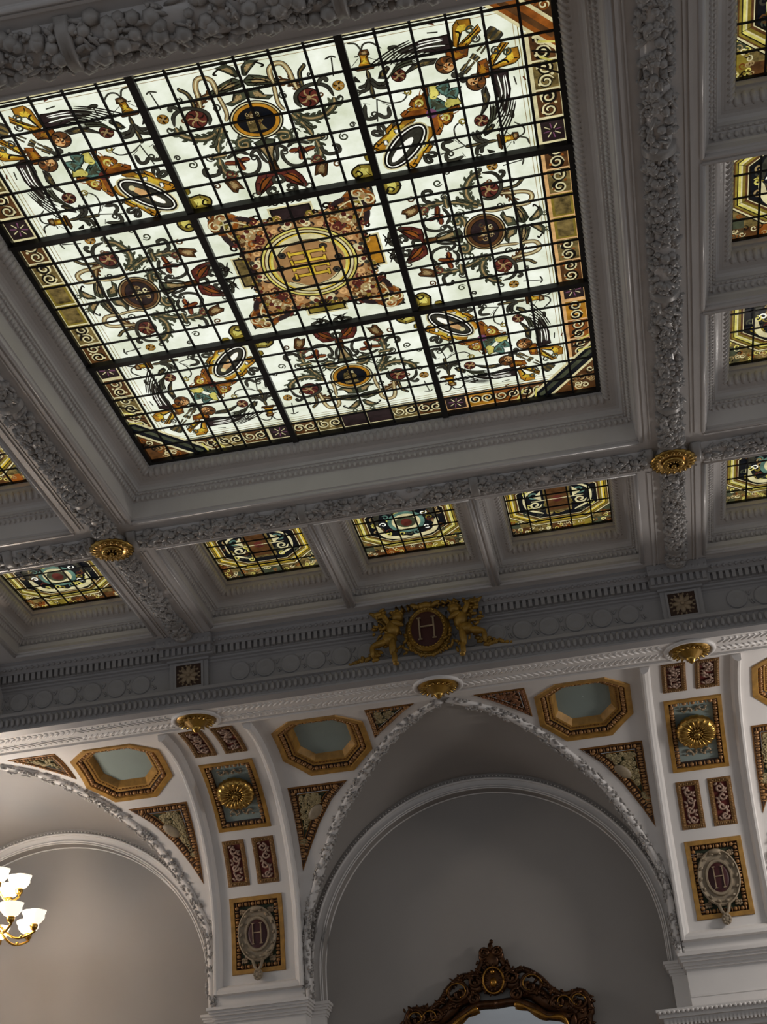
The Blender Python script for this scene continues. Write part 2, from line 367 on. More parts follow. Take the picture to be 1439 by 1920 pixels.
for k,(name,D) in enumerate(dirs.items()):
    pt=Paint(SK); Ts=[D,lambda a,b,D=D:D(-a,b)]
    border(pt,D,6,12,k)
    for it in SIDE: pt.item(it,Ts)
    for (x,y,r,m,a0) in((.35,7.9,.12,'grn',0),(1.0,6.55,.14,'gry',1),(1.95,7.05,.1,'gry',2),(2.55,6.1,.13,'gry',3),(.95,5.2,.2,'grn',0),(1.75,4.9,.16,'gry',4),(2.35,4.75,.15,'grn',2),(.5,4.6,.12,'gry',1),(1.35,4.15,.18,'red',3),(1.9,3.8,.13,'brn',0),(.85,3.2,.16,'gry',2),(.3,3.2,.17,'gry',5),(.4,2.75,.15,'blk',1),(2.7,5.1,.1,'gry',0),(1.15,5.6,.1,'grn',3),(2.05,6.35,.1,'brn',2)):
        for T in Ts: pt.curl((x,y),r,m,.055,1.3,a0,1,T)
    for q in range(9):
        for T in Ts: pt.stroke([(.2+.085*q,7.12+.02*(q%2)),(.27+.085*q,7.0)],.035,'blk',T,n=1)
    pt.lay()
    # medallion
    dark=name in('right','left')
    pt.disc((0,5.9),.8,'blk',D,.7,32);pt.lay();pt.disc((0,5.9),.75,'crm' if not dark else 'tan',D,.65,32);pt.lay();pt.disc((0,5.9),.71,'blk',D,.61,32);pt.lay()
    pt.disc((0,5.9),.68,'amb' if not dark else 'brn',D,.58,32);pt.lay();pt.disc((0,5.9),.57,'blk',D,.48,32);pt.lay();pt.disc((0,5.9),.54,'navy' if not dark else 'drk',D,.45,32);pt.lay()
    R=random.Random(k)
    if not dark:   # bust in profile
        f=1 if name=='top' else -1
        pt.poly([(-.3,5.9-.38*f),(.22,5.9-.36*f),(.1,5.9-.12*f),(.2,5.9-.02*f),(.12,5.9+.2*f),(-.05,5.9+.36*f),(-.25,5.9+.2*f),(-.3,5.9)],'mot',D);pt.lay()
        for q in range(16): pt.curl((R.uniform(-.22,.1),5.9+f*R.uniform(-.3,.28)),.07,R.choice(['crm','tan','brn','blk']),.03,1,R.random()*6,1,D)
    else:
        for q in range(22):
            a=R.random()*6.3;r=R.uniform(0,.36); pt.curl((r*math.cos(a),5.9+.85*r*math.sin(a)),.1,R.choice(['tan','gry','crm','brn']),.045,1,R.random()*6,1,D)
    pt.mb.build('painted_ornament',panes[pos[name]])
for (sx,sy,ij) in((1,-1,(2,0)),(1,1,(2,2)),(-1,1,(0,2)),(-1,-1,(0,0))):
    pt=Paint(SK); T1=lambda a,b,sx=sx,sy=sy:(9+sx*a,9+sy*b); T2=lambda a,b,T1=T1:T1(b,a)
    # borders along both outer edges
    v=(1 if (sx,sy)==(1,1) else 0 if sy<0 else 2)
    DR=dirs['right' if sx>0 else 'left']; DT=dirs['bottom' if sy>0 else 'top']
    border(pt,DR,12 if sy>0 else 0,18 if sy>0 else 6,v); border(pt,DT,12 if sx>0 else 0,18 if sx>0 else 6,v)
    both=[T1,T2]
    tr=(sx,sy)==(1,-1)
    pt.poly([(9,6.9),(9,9),(6.9,9)],'brn',T1);pt.lay()
    for q in range(26):
        a=random.Random(q+sx*9+sy).uniform(7.6,8.8);b=random.Random(q*7+3).uniform(7.6,8.8)
        if a+b>16.3: pt.curl((a,b),.16,['crm','tan','blk','org'][q%4],.05,1.2,q,1,T1)
    pt.lay()
    pt.poly([(9,6.15),(9,7.2),(7.2,9),(6.15,9)],'crm',T1);pt.lay()
    pt.poly([(9,6.3),(9,7.05),(7.05,9),(6.3,9)],'org' if tr else 'navy',T1);pt.lay()
    pt.poly([(8.8,6.7),(8.95,6.8),(6.8,8.95),(6.7,8.8)],'brn' if tr else 'grn',T1);pt.lay()
    for f in (T1,T2):
        for q in range(4): pt.stroke([(8.2+.2*(q%2),5.9+.25*q),(8.9,5.5+.35*q)],.07,'yel' if q%2 else 'blk',f,False,1)
    pt.lay()
    for it in CORN: pt.item(it,both)
    # feathers, hair and limbs of the winged figures
    for f in both:
        for q in range(9):
            a=.12*q; pt.stroke([(4.9+.05*q,7.55-.06*q),(4.3+.07*q,7.35-.05*q),(3.55+.16*q,6.95-.02*q)],.05,'gry' if q%2 else 'blk',f,n=3)
        for q in range(5): pt.stroke([(5.0,6.8+.05*q),(4.4,6.7+.04*q),(3.75+.1*q,6.25+.06*q)],.045,'grn' if q%2 else 'blk',f,n=3)
        for (x,y,r,m) in((3.4,5.35,.14,'gry'),(3.9,4.95,.1,'gry'),(4.5,5.9,.12,'olv'),(5.6,5.2,.14,'yel'),(5.35,4.75,.12,'org'),(3.1,6.2,.12,'gry'),(6.3,6.9,.12,'brn'),(6.6,7.5,.14,'grn'),(7.2,6.7,.14,'gry'),(4.75,5.45,.13,'yel')): pt.curl((x,y),r,m,.06,1.3,x,1,f)
    pt.lay()
    c=(4.06,4.0); q=PI/4
    for r,ry,m in((1.02,.5,'crm'),(.97,.45,'blk'),(.9,.38,'wht'),(.86,.34,'blk'),(.8,.27,'gry')): pt.disc(c,r,m,T1,ry,28,q);pt.lay()
    if tr: pt.disc((3.95,3.9),.55,'wht',T1,.14,16,q)
    else:
        for (da,r,ry,m) in((0,.62,.13,'tan'),(.2,.3,.12,'skn'),(-.3,.3,.1,'wht'),(.52,.1,.1,'crm')): pt.disc((4.06+da*.7,4.0+da*.7),r,m,T1,ry,14,q);pt.lay()
    pt.lay()
    pt.disc((5.05,5.0),.17,'purp' if sx>0 else 'red',T1,n=12);pt.lay()
    pt.mb.build('painted_ornament',panes[ij])
# centre panel
pt=Paint(SK); C4=[lambda a,b,i=i:(9+[a,-b,-a,b][i],9-[b,a,-b,-a][i]) for i in range(4)]; C8=C4+[lambda a,b,f=f:f(-a,b) for f in C4]
for T in C4: pt.poly([(-.72,1.7),(.72,1.7),(.72,2.5),(-.72,2.5)],'crm',T); 
pt.lay()
for i,T in enumerate(C4): pt.poly([(-.66,1.7),(.66,1.7),(.66,2.44),(-.66,2.44)],'blk',T)
pt.lay()
for i,T in enumerate(C4): pt.poly([(-.6,1.7),(.6,1.7),(.6,2.38),(-.6,2.38)],['drk','mot','olv','amb'][i],T)
pt.lay()
star=[]
for i in range(4):
    for a,b in [(-2.0,2.72),(-1.6,2.35),(-.95,2.02),(0,1.92),(.95,2.02),(1.6,2.35),(2.0,2.72),(2.35,2.6),(2.72,2.72)]:
        star.append(C4[(-i)%4](a*.97,b*.97))
V=[(u-9,9-v) for u,v in star]
pt.poly([(a*1.03,b*1.03) for a,b in V],'blk',C4[0]);pt.lay();pt.poly(V,'peach',C4[0]);pt.lay()
R=random.Random(3)
for q in range(150):   # swags, shells and leaf clutter round the ring, mirrored eight ways
    a=R.uniform(0,2.5); b=R.uniform(max(a*.35,1.2),2.65)
    if a*a+b*b<2.7 or b>1.9+.3*a or a>b+.05: continue
    m=R.choice(['red','brn','gry','drk','skn','tan','blk','olv','org','crm'])
    for T in C8: pt.curl((a,b),R.choice([.1,.15]),m,.075,1.1,q,1,T)
    pt.lay()
for T in C8:
    for q in range(9):
        t=q/8; a=.25+t*1.35; b=1.78+.18*math.sin(PI*t)
        pt.disc((a,b),.09,['red','gry','brn','tan'][q%4],T,n=8); pt.stroke([(a-.07,b),(a+.07,b+.05)],.03,'blk',T,n=1)
    pt.stroke([(1.9,2.0),(2.3,1.8),(2.65,2.2),(2.5,2.55)],.16,'org',T); pt.stroke([(1.3,2.2),(1.7,2.35),(2.2,2.3)],.2,'drk',T)
pt.lay()
for T in C8: pt.stroke([(1.5,2.05),(1.9,2.25),(2.4,2.2)],.045,'crm',T); pt.curl((2.2,2.5),.22,'crm',.06,1.2,0,1,T); pt.stroke([(.1,2.6),(.35,2.72),(.65,2.62)],.05,'blk',T); pt.curl((.35,2.85),.16,'blk',.05,1,2,1,T)
pt.lay()
for r,m in((1.62,'blk'),(1.57,'yel'),(1.5,'brn'),(1.46,'crm'),(1.38,'blk'),(1.33,'gold'),(1.28,'yel'),(1.2,'peach')): pt.disc((0,0),r,m,C4[0],r*.98,44);pt.lay()
for T in C4[::2]:
    pt.stroke([(-1.05,.55),(-.5,1.0),(.3,1.12),(.9,.75)],.26,'crm',T); pt.lay(); pt.stroke([(-1.0,.5),(-.5,.9),(.3,1.0),(.9,.68)],.03,'blk',T)
    for x,y in((-.8,.5),(.62,.62),(1.0,.05)): pt.disc((x,y),.14,'blk',T,n=14);pt.lay();pt.disc((x,y),.11,'gry',T,n=14);pt.lay();pt.disc((x,y),.06,'navy',T,n=10)
pt.lay()
def glyph(cx,cy,w,off):   # the gold monogram: a block H lying on its side
    for P in ([(-.55,.17),(.55,.17),(.55,.27),(-.55,.27)],[(-.5,-.2),(.5,-.2),(.5,-.1),(-.5,-.1)],[(-.09,-.2),(.09,-.2),(.09,.27),(-.09,.27)],[(.55,.1),(.62,.1),(.62,.34),(.55,.34)],[(-.62,-.27),(-.55,-.27),(-.55,-.03),(-.62,-.03)],[(-.62,.1),(-.55,.1),(-.55,.34),(-.62,.34)],[(.5,-.27),(.57,-.27),(.57,-.03),(.5,-.03)]):
        X0=min(p[0] for p in P)-w;X1=max(p[0] for p in P)+w;Y0=min(p[1] for p in P)-w;Y1=max(p[1] for p in P)+w
        pt.poly([(cx+X0,cy+Y0),(cx+X1,cy+Y0),(cx+X1,cy+Y1),(cx+X0,cy+Y1)],off,C4[0])
for c in((.02,.27),(.0,-.36)): glyph(c[0],c[1],.035,'brn'); pt.lay(); glyph(c[0],c[1],0,'gold'); pt.lay()
pt.mb.build('painted_ornament',panes[1,1])
b=MB()
for i in range(19):
    w=.04
    if i in(0,6,12,18): continue
    b.box(i-w,i+w,0,18*AY,-.16,-.12,'lead'); b.box(0,18,AY*i-w,AY*i+w,-.165,-.125,'lead')
b.build('lead_grid',sky)
for i in(6,12):
    b=MB(); b.box(i-.115,i+.115,0,18*AY,-.28,-.1,'iron'); b.build('glazing_bar',sky)
    b=MB(); b.box(0,18,AY*i-.125,AY*i+.125,-.3,-.1,'iron'); b.build('glazing_bar',sky)
def ring(mb,rect,prof,m,smooth=False):
    x0,x1,y0,y1=rect
    L=[[(x0-o,y0-o,z),(x1+o,y0-o,z),(x1+o,y1+o,z),(x0-o,y1+o,z)] for o,z in prof]
    for A,B in zip(L[:-1],L[1:]): mb.loft(A,B,m,smooth,True)
b=MB(); ring(b,(.12,17.88,.12,18*AY-.12),[(0,0),(0,-.2),(.2,-.2),(.2,0)],'iron'); b.build('frame',sky)
# ---- the smaller windows in the coffers
def window(rect,var,label,nx=5,ny=5,group='small stained glass windows round the skylight'):
    x0,x1,y0,y1=rect
    w=thing('stained_glass_window',label,'window',((x0+x1)/2,(y0+y1)/2,0),group)
    b=MB(); b.box(x0,x1,y0,y1,-.012,.04,'g_mot'); g=b.build('glass_panel',w)
    hx,hy=(x1-x0)/2,(y1-y0)/2; cx,cy=(x0+x1)/2,(y0+y1)/2
    pt=Paint(lambda a,b:(cx+hx*a,cy+hy*b)); R=random.Random(var)
    # rim tiles
    for i in range(nx):
        for s in(-1,1):
            a=-1+2*i/nx; pt.poly([(a,s),(a+2/nx,s),(a+2/nx,s*.8),(a,s*.8)],R.choice(['brn','org','mot','grn','brn','olv']))
    for i in range(ny):
        for s in(-1,1):
            a=-1+2*i/ny; pt.poly([(s,a),(s,a+2/ny),(s*.8,a+2/ny),(s*.8,a)],R.choice(['brn','mot','brn','olv','grn']))
    pt.lay()
    for q in range(150):
        t=R.uniform(-1,1);s=R.choice([-1,1]);k=R.uniform(.8,.97); p=(t,s*k) if q%2 else (s*k,t)
        pt.curl(p,.05,R.choice(['crm','org','blk','yel','tan']),.018,1,q,1)
    pt.lay()
    def octo(k,c,m,d=0):
        kx,ky=k; P=[(-kx,-ky*c),(-kx*c,-ky),(kx*c,-ky),(kx,-ky*c),(kx,ky*c),(kx*c,ky),(-kx*c,ky),(-kx,ky*c)]; pt.poly(P,m); pt.lay(); return P
    octo((1.0,.8),.52,'blk'); octo((.985,.785),.52,'crm'); octo((.96,.76),.52,'brn'); octo((.94,.74),.52,'olv')
    octo((.91,.71),.52,'blk'); octo((.895,.695),.52,'yel' if var%2 else 'gold'); octo((.86,.66),.52,'crm'); octo((.84,.64),.52,'olv'); octo((.8,.6),.52,'brn')
    octo((.765,.565),.52,'crm'); octo((.752,.552),.52,'blk'); P=octo((.72,.53),.52,'navy')
    for q in range(8):  # mitre joints
        a=np.array(P[q]); pt.stroke([a*1.08,a*1.3],.02,'blk',n=1)
    for q in range(40):
        p=(R.uniform(-.66,.66),R.uniform(-.46,.46)); pt.curl(p,.07,['gry','tan','olv','grn','brn','yel'][q%6],.03,1.2,q,1)
    pt.lay()
    # central cartouche
    if var%2:
        for s in(-1,1):
            pt.stroke([(s*.6,0),(s*.45,.4),(0,.5)],.1,'crm');pt.stroke([(s*.6,0),(s*.45,-.4),(0,-.5)],.1,'gry')
        pt.lay();pt.disc((0,0),.36,'tea',ry=.34);pt.lay();pt.disc((0,0),.28,'crm',ry=.26);pt.lay();pt.disc((0,0),.2,'grn',ry=.18);pt.lay();pt.disc((0,.02),.11,'red',ry=.12);pt.lay()
        for q in range(10):
            a=q*.63;pt.curl((.45*math.cos(a),.38*math.sin(a)),.07,['red','wht','tea','yel'][q%4],.025,1,a,1)
    else:
        pt.poly([(-.25,-.42),(.25,-.42),(.25,.42),(-.25,.42)],'mot');pt.lay();pt.poly([(-.2,-.36),(.2,-.36),(.2,.36),(-.2,.36)],'brn');pt.lay()
        for s in(-1,1):
            pt.stroke([(s*.3,-.42),(s*.6,-.2),(s*.6,.2),(s*.3,.42)],.05,'crm');pt.curl((s*.43,.12),.12,'crm',.04);pt.curl((s*.43,-.18),.12,'tea',.04);pt.lay()
            pt.poly([(s*.3,-.3),(s*.45,-.12),(s*.3,.0)],'crm');pt.lay()
        pt.stroke([(-.5,.0),(.5,.0)],.06,'crm',n=1);pt.disc((0,0),.1,'red');pt.lay()
    pt.mb.build('painted_ornament',g)
    b=MB()
    for i in range(1,nx): x=x0+(x1-x0)*i/nx; b.box(x-.034,x+.034,y0,y1,-.12,-.08,'lead')
    for i in range(1,ny): y=y0+(y1-y0)*i/ny; b.box(x0,x1,y-.034,y+.034,-.125,-.085,'lead')
    b.build('lead_grid',w)
    b=MB(); ring(b,(x0+.07,x1-.07,y0+.07,y1-.07),[(0,.0),(0,-.12),(.12,-.12),(.12,0)],'iron'); b.build('frame',w)
# ================= coffered ceiling =================
ZB=-2.0
def side_iter(rect,o,step):
    x0,x1,y0,y1=rect; x0-=o;x1+=o;y0-=o;y1+=o
    for (a,b,out) in(((x0,y0),(x1,y0),(0,-1)),((x1,y0),(x1,y1),(1,0)),((x1,y1),(x0,y1),(0,1)),((x0,y1),(x0,y0),(-1,0))):
        a=np.array(a);b=np.array(b);L=np.linalg.norm(b-a);n=max(2,int(round(L/step)));d=(b-a)/L
        for i in range(n): yield a+d*L*(i+.5)/n, d, np.array(out,float), L/n, i
def coffer(rect,lip,label,name='ceiling_coffer',cat='coffer',group=None,k=1.0,h0=.3):
    """moulded recess: plain fillet, fluted ovolo, cove, bead string, leaf moulding, fascia, lip"""
    x0,x1,y0,y1=rect
    t=thing(name,label,cat,((x0+x1)/2,(y0+y1)/2,ZB),group)
    b=MB(); ring(b,rect,[(-.02,.05),(-.02,-h0),(.06,-h0),(.06,-h0-.07)],'plaster'); b.build('fillet',t)
    z1=-h0-.07; P=[(.06+.3*k*(1-math.cos(a)),z1-.42*math.sin(a)) for a in np.linspace(0,PI/2,5)]
    b=MB(); ring(b,rect,P,'plaster',True); st=.26
    for c,d,o,l,i in side_iter(rect,.06+.11*k,st):
        A=np.array([[d[0],o[0],0],[d[1],o[1],0],[0,0,1.]]); th=PI/3.2
        Rm=A@np.array([[1,0,0],[0,math.cos(th),-math.sin(th)],[0,math.sin(th),math.cos(th)]]).T
        b.ell((c[0],c[1],z1-.26),(l*.4,.25,.11),'plaster',Rm)
    b.build('fluted_ovolo',t)
    o1=.06+.3*k; z2=z1-.42
    P=[(o1,z2),(o1+.04,z2)]+[(o1+.04+.26*k*math.sin(a),z2-.3*(1-math.cos(a))) for a in np.linspace(0,PI/2,5)]+[(o1+.06+.3*k,z2-.3),(o1+.06+.3*k,z2-.36)]
    b=MB(); ring(b,rect,P,'plaster',True); b.build('cove_moulding',t)
    o2=o1+.06+.3*k; z3=z2-.36
    b=MB(); ring(b,rect,[(o2,z3),(o2+.1,z3-.02)],'plaster')
    for c,d,o,l,i in side_iter(rect,o2+.03,.19):
        A=np.array([[d[0],o[0],0],[d[1],o[1],0],[0,0,1.]]); b.ell((c[0],c[1],z3),(l*(.5 if i%3 else .2),.05,.05),'plaster',A)
    b.build('bead_moulding',t)
    o3=o2+.1; z4=z3-.02
    b=MB(); ring(b,rect,[(o3,z4),(o3+.05,z4-.1),(o3+.14*k,z4-.22)],'plaster',True)
    for c,d,o,l,i in side_iter(rect,o3+.07,.22):
        A=np.array([[d[0],o[0],0],[d[1],o[1],0],[0,0,1.]]); b.ell((c[0],c[1],z4-.11),(l*.34,.09,.14),'plaster',A)
    b.build('leaf_moulding',t)
    o4=o3+.14*k; z5=z4-.22
    # fascia runs out to the (rectangular) lip line
    b=MB(); X0,X1,Y0,Y1=lip
    A=[(x0-o4,y0-o4,z5),(x1+o4,y0-o4,z5),(x1+o4,y1+o4,z5),(x0-o4,y1+o4,z5)]
    B=[(X0+.13,Y0+.13,ZB+.12),(X1-.13,Y0+.13,ZB+.12),(X1-.13,Y1-.13,ZB+.12),(X0+.13,Y1-.13,ZB+.12)]
    C_=[(X0+.09,Y0+.09,ZB+.1),(X1-.09,Y0+.09,ZB+.1),(X1-.09,Y1-.09,ZB+.1),(X0+.09,Y1-.09,ZB+.1)]
    D=[(X0,Y0,ZB),(X1,Y0,ZB),(X1,Y1,ZB),(X0,Y1,ZB)]
    for p,q in((A,B),(B,C_),(C_,D)): b.loft(p,q,'plaster',False,True)
    for i in range(4): b.tube([(*D[i][:2],ZB+.02),(*D[(i+1)%4][:2],ZB+.02)],.09,'plaster',8)
    b.build('fascia',t)
    return t
XL,XR=-2.4,20.4; BW=1.15       # beam axes
YF,YN=23.35,-2.4               # cross-beam axes
skl=(0,18,0,18*AY)
coffer(skl,(XL+BW,XR-BW,-.85,YF-BW),'wide moulded plaster surround of the large skylight','skylight_surround','moulding',k=1.15,h0=.12)
YW0,YW1=26.3,31.94
mids=[(.05,4.6),(6.72,11.28),(13.4,17.95)]; cuts=[-.95,5.66,12.34,18.95]
for i,(a,c) in enumerate(mids):
    lb=['left','middle','right'][i]
    coffer((a,c,YW0,YW1),(cuts[i]+(.12 if i else 0),cuts[i+1]-(.12 if i<2 else 0),YF+BW+.05,32.7),'moulded plaster coffer, %s of the three between skylight and gold crest'%lb,group='coffers of the ceiling')
    window((a,c,YW0,YW1),i*3,'small octagon patterned window, %s of the three between skylight and crest'%lb)
for i,(ya,yb) in enumerate([(.1,5.72),(7.68,13.29),(15.25,20.86)]):
    Ya=[YN+BW+.05,6.82,14.4][i];Yb=[6.58,14.16,YF-BW-.05][i]
    lb=['topmost','middle','lowest'][i]
    coffer((22.9,27.5,ya,yb),(XR+BW+.1,28.6,Ya,Yb),'moulded plaster coffer right of the long beam, %s of its column'%lb,group='coffers of the ceiling')
    window((22.9,27.5,ya,yb),i*2+1,'small window right of the long beam, %s of its column'%lb)
coffer((22.9,27.5,YW0,YW1),(XR+BW+.1,28.6,YF+BW+.05,32.7),'moulded plaster coffer at the right edge beside the right gilt boss',group='coffers of the ceiling')
window((22.9,27.5,YW0,YW1),5,'small window at the right edge beside the right gilt boss')
coffer((-9.4,-4.8,YW0,YW1),(-10.5,XL-BW-.1,YF+BW+.05,32.7),'moulded plaster coffer at the left edge beside the left gilt boss',group='coffers of the ceiling')
window((-9.4,-4.8,YW0,YW1),7,'small window with a green centre at the left edge by the left gilt boss')
coffer((-9.4,-4.8,15.25,20.86),(-10.5,XL-BW-.1,14.4,YF-BW-.05),'moulded plaster coffer cut by the left edge above the left cross-beam',group='coffers of the ceiling')
window((-9.4,-4.8,15.25,20.86),8,'small window corner cut by the left edge, above the left cross-beam')
coffer((.05,17.95,-11,-5.5),(-.95,18.95,-12,YN-BW-.05),'moulded plaster recess beyond the near garland, at the top left corner',k=1.1)
# soffit: beams as closed slabs between the lips
b=MB(); T0,T1=ZB,ZB+.5
def slab(x0,x1,y0,y1): b.box(x0,x1,y0,y1,T0,T1,'plaster')
for X in(XL,XR): slab(X-BW,X+BW,-14,33.25)
slab(XL-BW-.1,XL-BW,-14,33.2); slab(XR+BW,XR+BW+.1,-14,33.2)
for Y in(YF,YN):
    slab(XL+BW,XR-BW,Y-BW,Y+BW if Y>0 else -.85); slab(XR+BW+.1,30,Y-BW,Y+BW); slab(-14,XL-BW-.1,Y-BW,Y+BW)
for y0,y1 in((YF-BW-.05,YF-BW),(YF+BW,YF+BW+.05),(YN-BW-.05,YN-BW),(YN+BW,YN+BW+.05)):
    for x0,x1 in((XR+BW+.1,30),(-14,XL-BW-.1)): slab(x0,x1,y0,y1)
slab(XL+BW,XR-BW,YF+BW,YF+BW+.05); slab(XL+BW,XR-BW,YN-BW-.05,YN-BW)
slab(XL+BW,-.95,YF+BW+.05,32.7); slab(18.95,XR-BW,YF+BW+.05,32.7)
for c in(5.66,12.34): slab(c-.12,c+.12,YF+BW+.05,32.7)
slab(XL+BW,XR-BW,32.7,33.25); slab(XR+BW+.1,30,32.7,33.25); slab(-14,XL-BW-.1,32.7,33.25)
slab(28.6,30,-1.2,32.7); slab(-14,-10.5,-1.2,32.7)
for a,c in((6.58,6.82),(14.16,14.4)): slab(XR+BW+.1,28.6,a,c)
slab(-10.5,XL-BW-.1,-1.2,14.4)
slab(XL+BW,-.95,-14,YN-BW-.05); slab(18.95,XR-BW,-14,YN-BW-.05)
slab(-30,48,-60,-14); slab(30,48,-14,34); slab(-30,-14,-14,34)
o=b.build('ceiling',kind='structure')
# raised fillets along the beams
b=MB()
for X in(XL,XR):
    for s,ys in((1,((-14,YN-BW),(YN+BW,YF-BW),(YF+BW,33.2))),(-1,((-14,YN-BW),(YN+BW,YF-BW),(YF+BW,33.2)))):
        for y0,y1 in ys:
            for d,w,h in((.95,.1,.05),(.78,.05,.03)): b.box(X+s*(d)-w/2,X+s*d+w/2,y0+.1,y1-.1,ZB-h,ZB+.01,'plaster')
for Y in(YF,YN):
    for s in(-1,1):
        for x0,x1 in((XL+BW,XR-BW),(XR+BW,30),(-14,XL-BW)): b.box(x0+.1,x1-.1,Y+s*1.04-.05,Y+s*1.04+.05,ZB-.05,ZB+.01,'plaster')
b.build('trim_4',kind='structure')
# fruit garlands
def garland(x0,y0,x1,y1,label,seed,r=.5,group='fruit and leaf garlands under the beams'):
    R=random.Random(seed); b=MB(); A=np.array([x0,y0,ZB]);D=np.array([x1-x0,y1-y0,0.]);L=np.linalg.norm(D);D/=L;N=np.array([-D[1],D[0],0])
    # backing half-round
    G=[]
    for i in range(int(L*2)+1):
        t=L*i/int(L*2); G.append([A+D*t+N*(r*.78*math.cos(a))+np.array([0,0,-.3*math.sin(a)*(r/.5)]) for a in np.linspace(0,PI,7)])
    b.grid(G,'plaster')
    n=int(L*34)
    for i in range(n):
        t=R.uniform(.12,L-.12); a=R.uniform(.12,PI-.12); k=R.random()
        p=A+D*t+N*(r*.86*math.cos(a))+np.array([0,0,-(.3*math.sin(a)+.04)*(r/.5)])
        if (t%7.0)<.45 and L>8: continue
        if k<.42: b.ell(p,[R.uniform(.09,.18)*(1+.5*(r>.7))]*3,'dusty')
        elif k<.6:
            q=R.uniform(.06,.08)
            for j in range(4): b.ell(p+np.array([R.uniform(-.12,.12),R.uniform(-.12,.12),R.uniform(-.06,.03)]),[q]*3,'dusty')
        else:
            Rm=rotm(R.uniform(-.7,.7),R.uniform(-.5,.5),math.atan2(D[1],D[0])+R.uniform(-1.1,1.1)); b.ell(p,(R.uniform(.2,.34),R.uniform(.08,.13),.05),'dusty',Rm)
    o=b.build('garland',label=None)
    tag(o,label,'garland',group); root=o
    ts=[.12,L-.12]+([7*j+.22 for j in range(1,int(L/7)+1) if 7*j+.3<L-1] if L>8 else [])
    for t in ts:
        P=[[A+D*(t+dt)+N*(r*(.6 if abs(dt)>.2 else 1.02)*math.cos(a))+np.array([0,0,-(.15 if abs(dt)>.2 else .4+(.05 if abs(abs(dt)-.1)<.04 else 0))*math.sin(a)*(r/.5)]) for a in np.linspace(.05,PI-.05,9)] for dt in(-.24,-.18,-.1,0,.1,.18,.24)]
        b=MB(); b.grid(P,'dusty'); b.build('ribbon_band',o)
garland(XR,YN+.9,XR,YF-.75,'long fruit garland under the right beam, right of the skylight',1)
garland(XL,YN+.9,XL,YF-.75,'long fruit garland under the left beam, left of the skylight',2)
garland(XR,YF+.85,XR,33.0,'short garland between the right gilt boss and the cornice',3,.46)
garland(XL,YF+.85,XL,33.0,'short garland between the left gilt boss and the cornice',4,.46)
garland(XL+.8,YF,XR-.8,YF,'garland under the cross-beam between skylight and three small windows',5,.55)
garland(XL+.8,YN+.1,XR-.8,YN+.1,'dark garland along the top left edge beyond the skylight',6,.85)
garland(XR+.8,YF,30,YF,'short garland running off the right edge from the right gilt boss',7,.55)
garland(-14,YF,XL-.8,YF,'short garland running off the left edge from the left gilt boss',8,.55)
# gilt bosses: drooping petal rosettes
def boss(c,label,R1=.85,group='gilt bosses at the beam crossings'):
    t=thing('gilt_boss',label,'rosette',c,group); x,y,z=c
    b=MB(); b.lathe((x,y,z),[(R1*.55,.35),(R1*.75,.12),(R1,.02),(R1*1.02,-.05),(R1*.8,-.12),(R1*.6,-.1),(R1*.45,-.02)],'gilt',40,mod=lambda a,i:.07*abs(math.sin(a*10)) if i in(2,3) else 0)
    for i in range(20):
        a=2*PI*i/20; b.ell((x+R1*.82*math.cos(a),y+R1*.82*math.sin(a),z-.07),(R1*.22,R1*.1,.09),'gilt',rotm(0,.2,a))
    b.build('petals',t)
    b=MB(); b.lathe((x,y,z),[(R1*.5,-.02),(R1*.52,-.16),(R1*.42,-.2),(R1*.3,-.15)],'gilt',24)
    for i in range(12):
        a=2*PI*i/12; b.ell((x+R1*.33*math.cos(a),y+R1*.33*math.sin(a),z-.2),(.11,.05,.05),'gilt',rotm(0,0,a))
    b.ell((x,y,z-.22),(.12,.12,.12),'gilt'); b.build('centre_bud',t)
    b=MB(); b.lathe((x,y,z),[(R1*.7,.45),(R1*.75,.3),(R1*.6,.2)],'plaster',24); b.build('backplate',t)
boss((XR,23.3,-2.42),'gilt flower boss at the right crossing of the ceiling beams')
boss((XL,23.3,-2.42),'gilt flower boss at the left crossing of the ceiling beams')
# ================= entablature and cove of the far wall =================
XA,XB=-15.2,43
def extr(mb,prof,m,x0=XA,x1=XB,smooth=False):
    mb.loft([(x0,y,z) for y,z in prof],[(x1,y,z) for y,z in prof],m,smooth)
b=MB()
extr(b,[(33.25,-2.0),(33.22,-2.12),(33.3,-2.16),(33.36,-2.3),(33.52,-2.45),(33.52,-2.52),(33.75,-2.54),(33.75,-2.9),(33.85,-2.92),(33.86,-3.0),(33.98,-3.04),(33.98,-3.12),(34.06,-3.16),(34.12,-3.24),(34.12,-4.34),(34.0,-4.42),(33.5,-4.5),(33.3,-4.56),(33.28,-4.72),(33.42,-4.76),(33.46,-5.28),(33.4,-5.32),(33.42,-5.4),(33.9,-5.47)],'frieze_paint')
extr(b,[(33.9,-5.47),(35.7,-5.47),(35.74,-5.42),(35.82,-5.42),(35.86,-5.52),(36.0,-5.52),(36.02,-5.45),(36.3,-5.45)],'cove_paint')
tr=b.build('trim_1',kind='structure'); tr['label']='plaster entablature under the ceiling'
b=MB(); n=int((XB-XA)/.285)
for i in range(n):
    x=XA+.285*(i+.5)
    if any(abs(x-X)<1.25 for X in(XL,XR)): continue
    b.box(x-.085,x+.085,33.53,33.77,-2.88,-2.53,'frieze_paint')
for X in(XL,XR):
    for i in range(9):
        x=X-1.14+.285*i; b.box(x-.085,x+.085,33.28,33.5,-2.84,-2.5,'frieze_paint')
b.build('dentils',tr)
b=MB(); n=int((XB-XA)/.27)
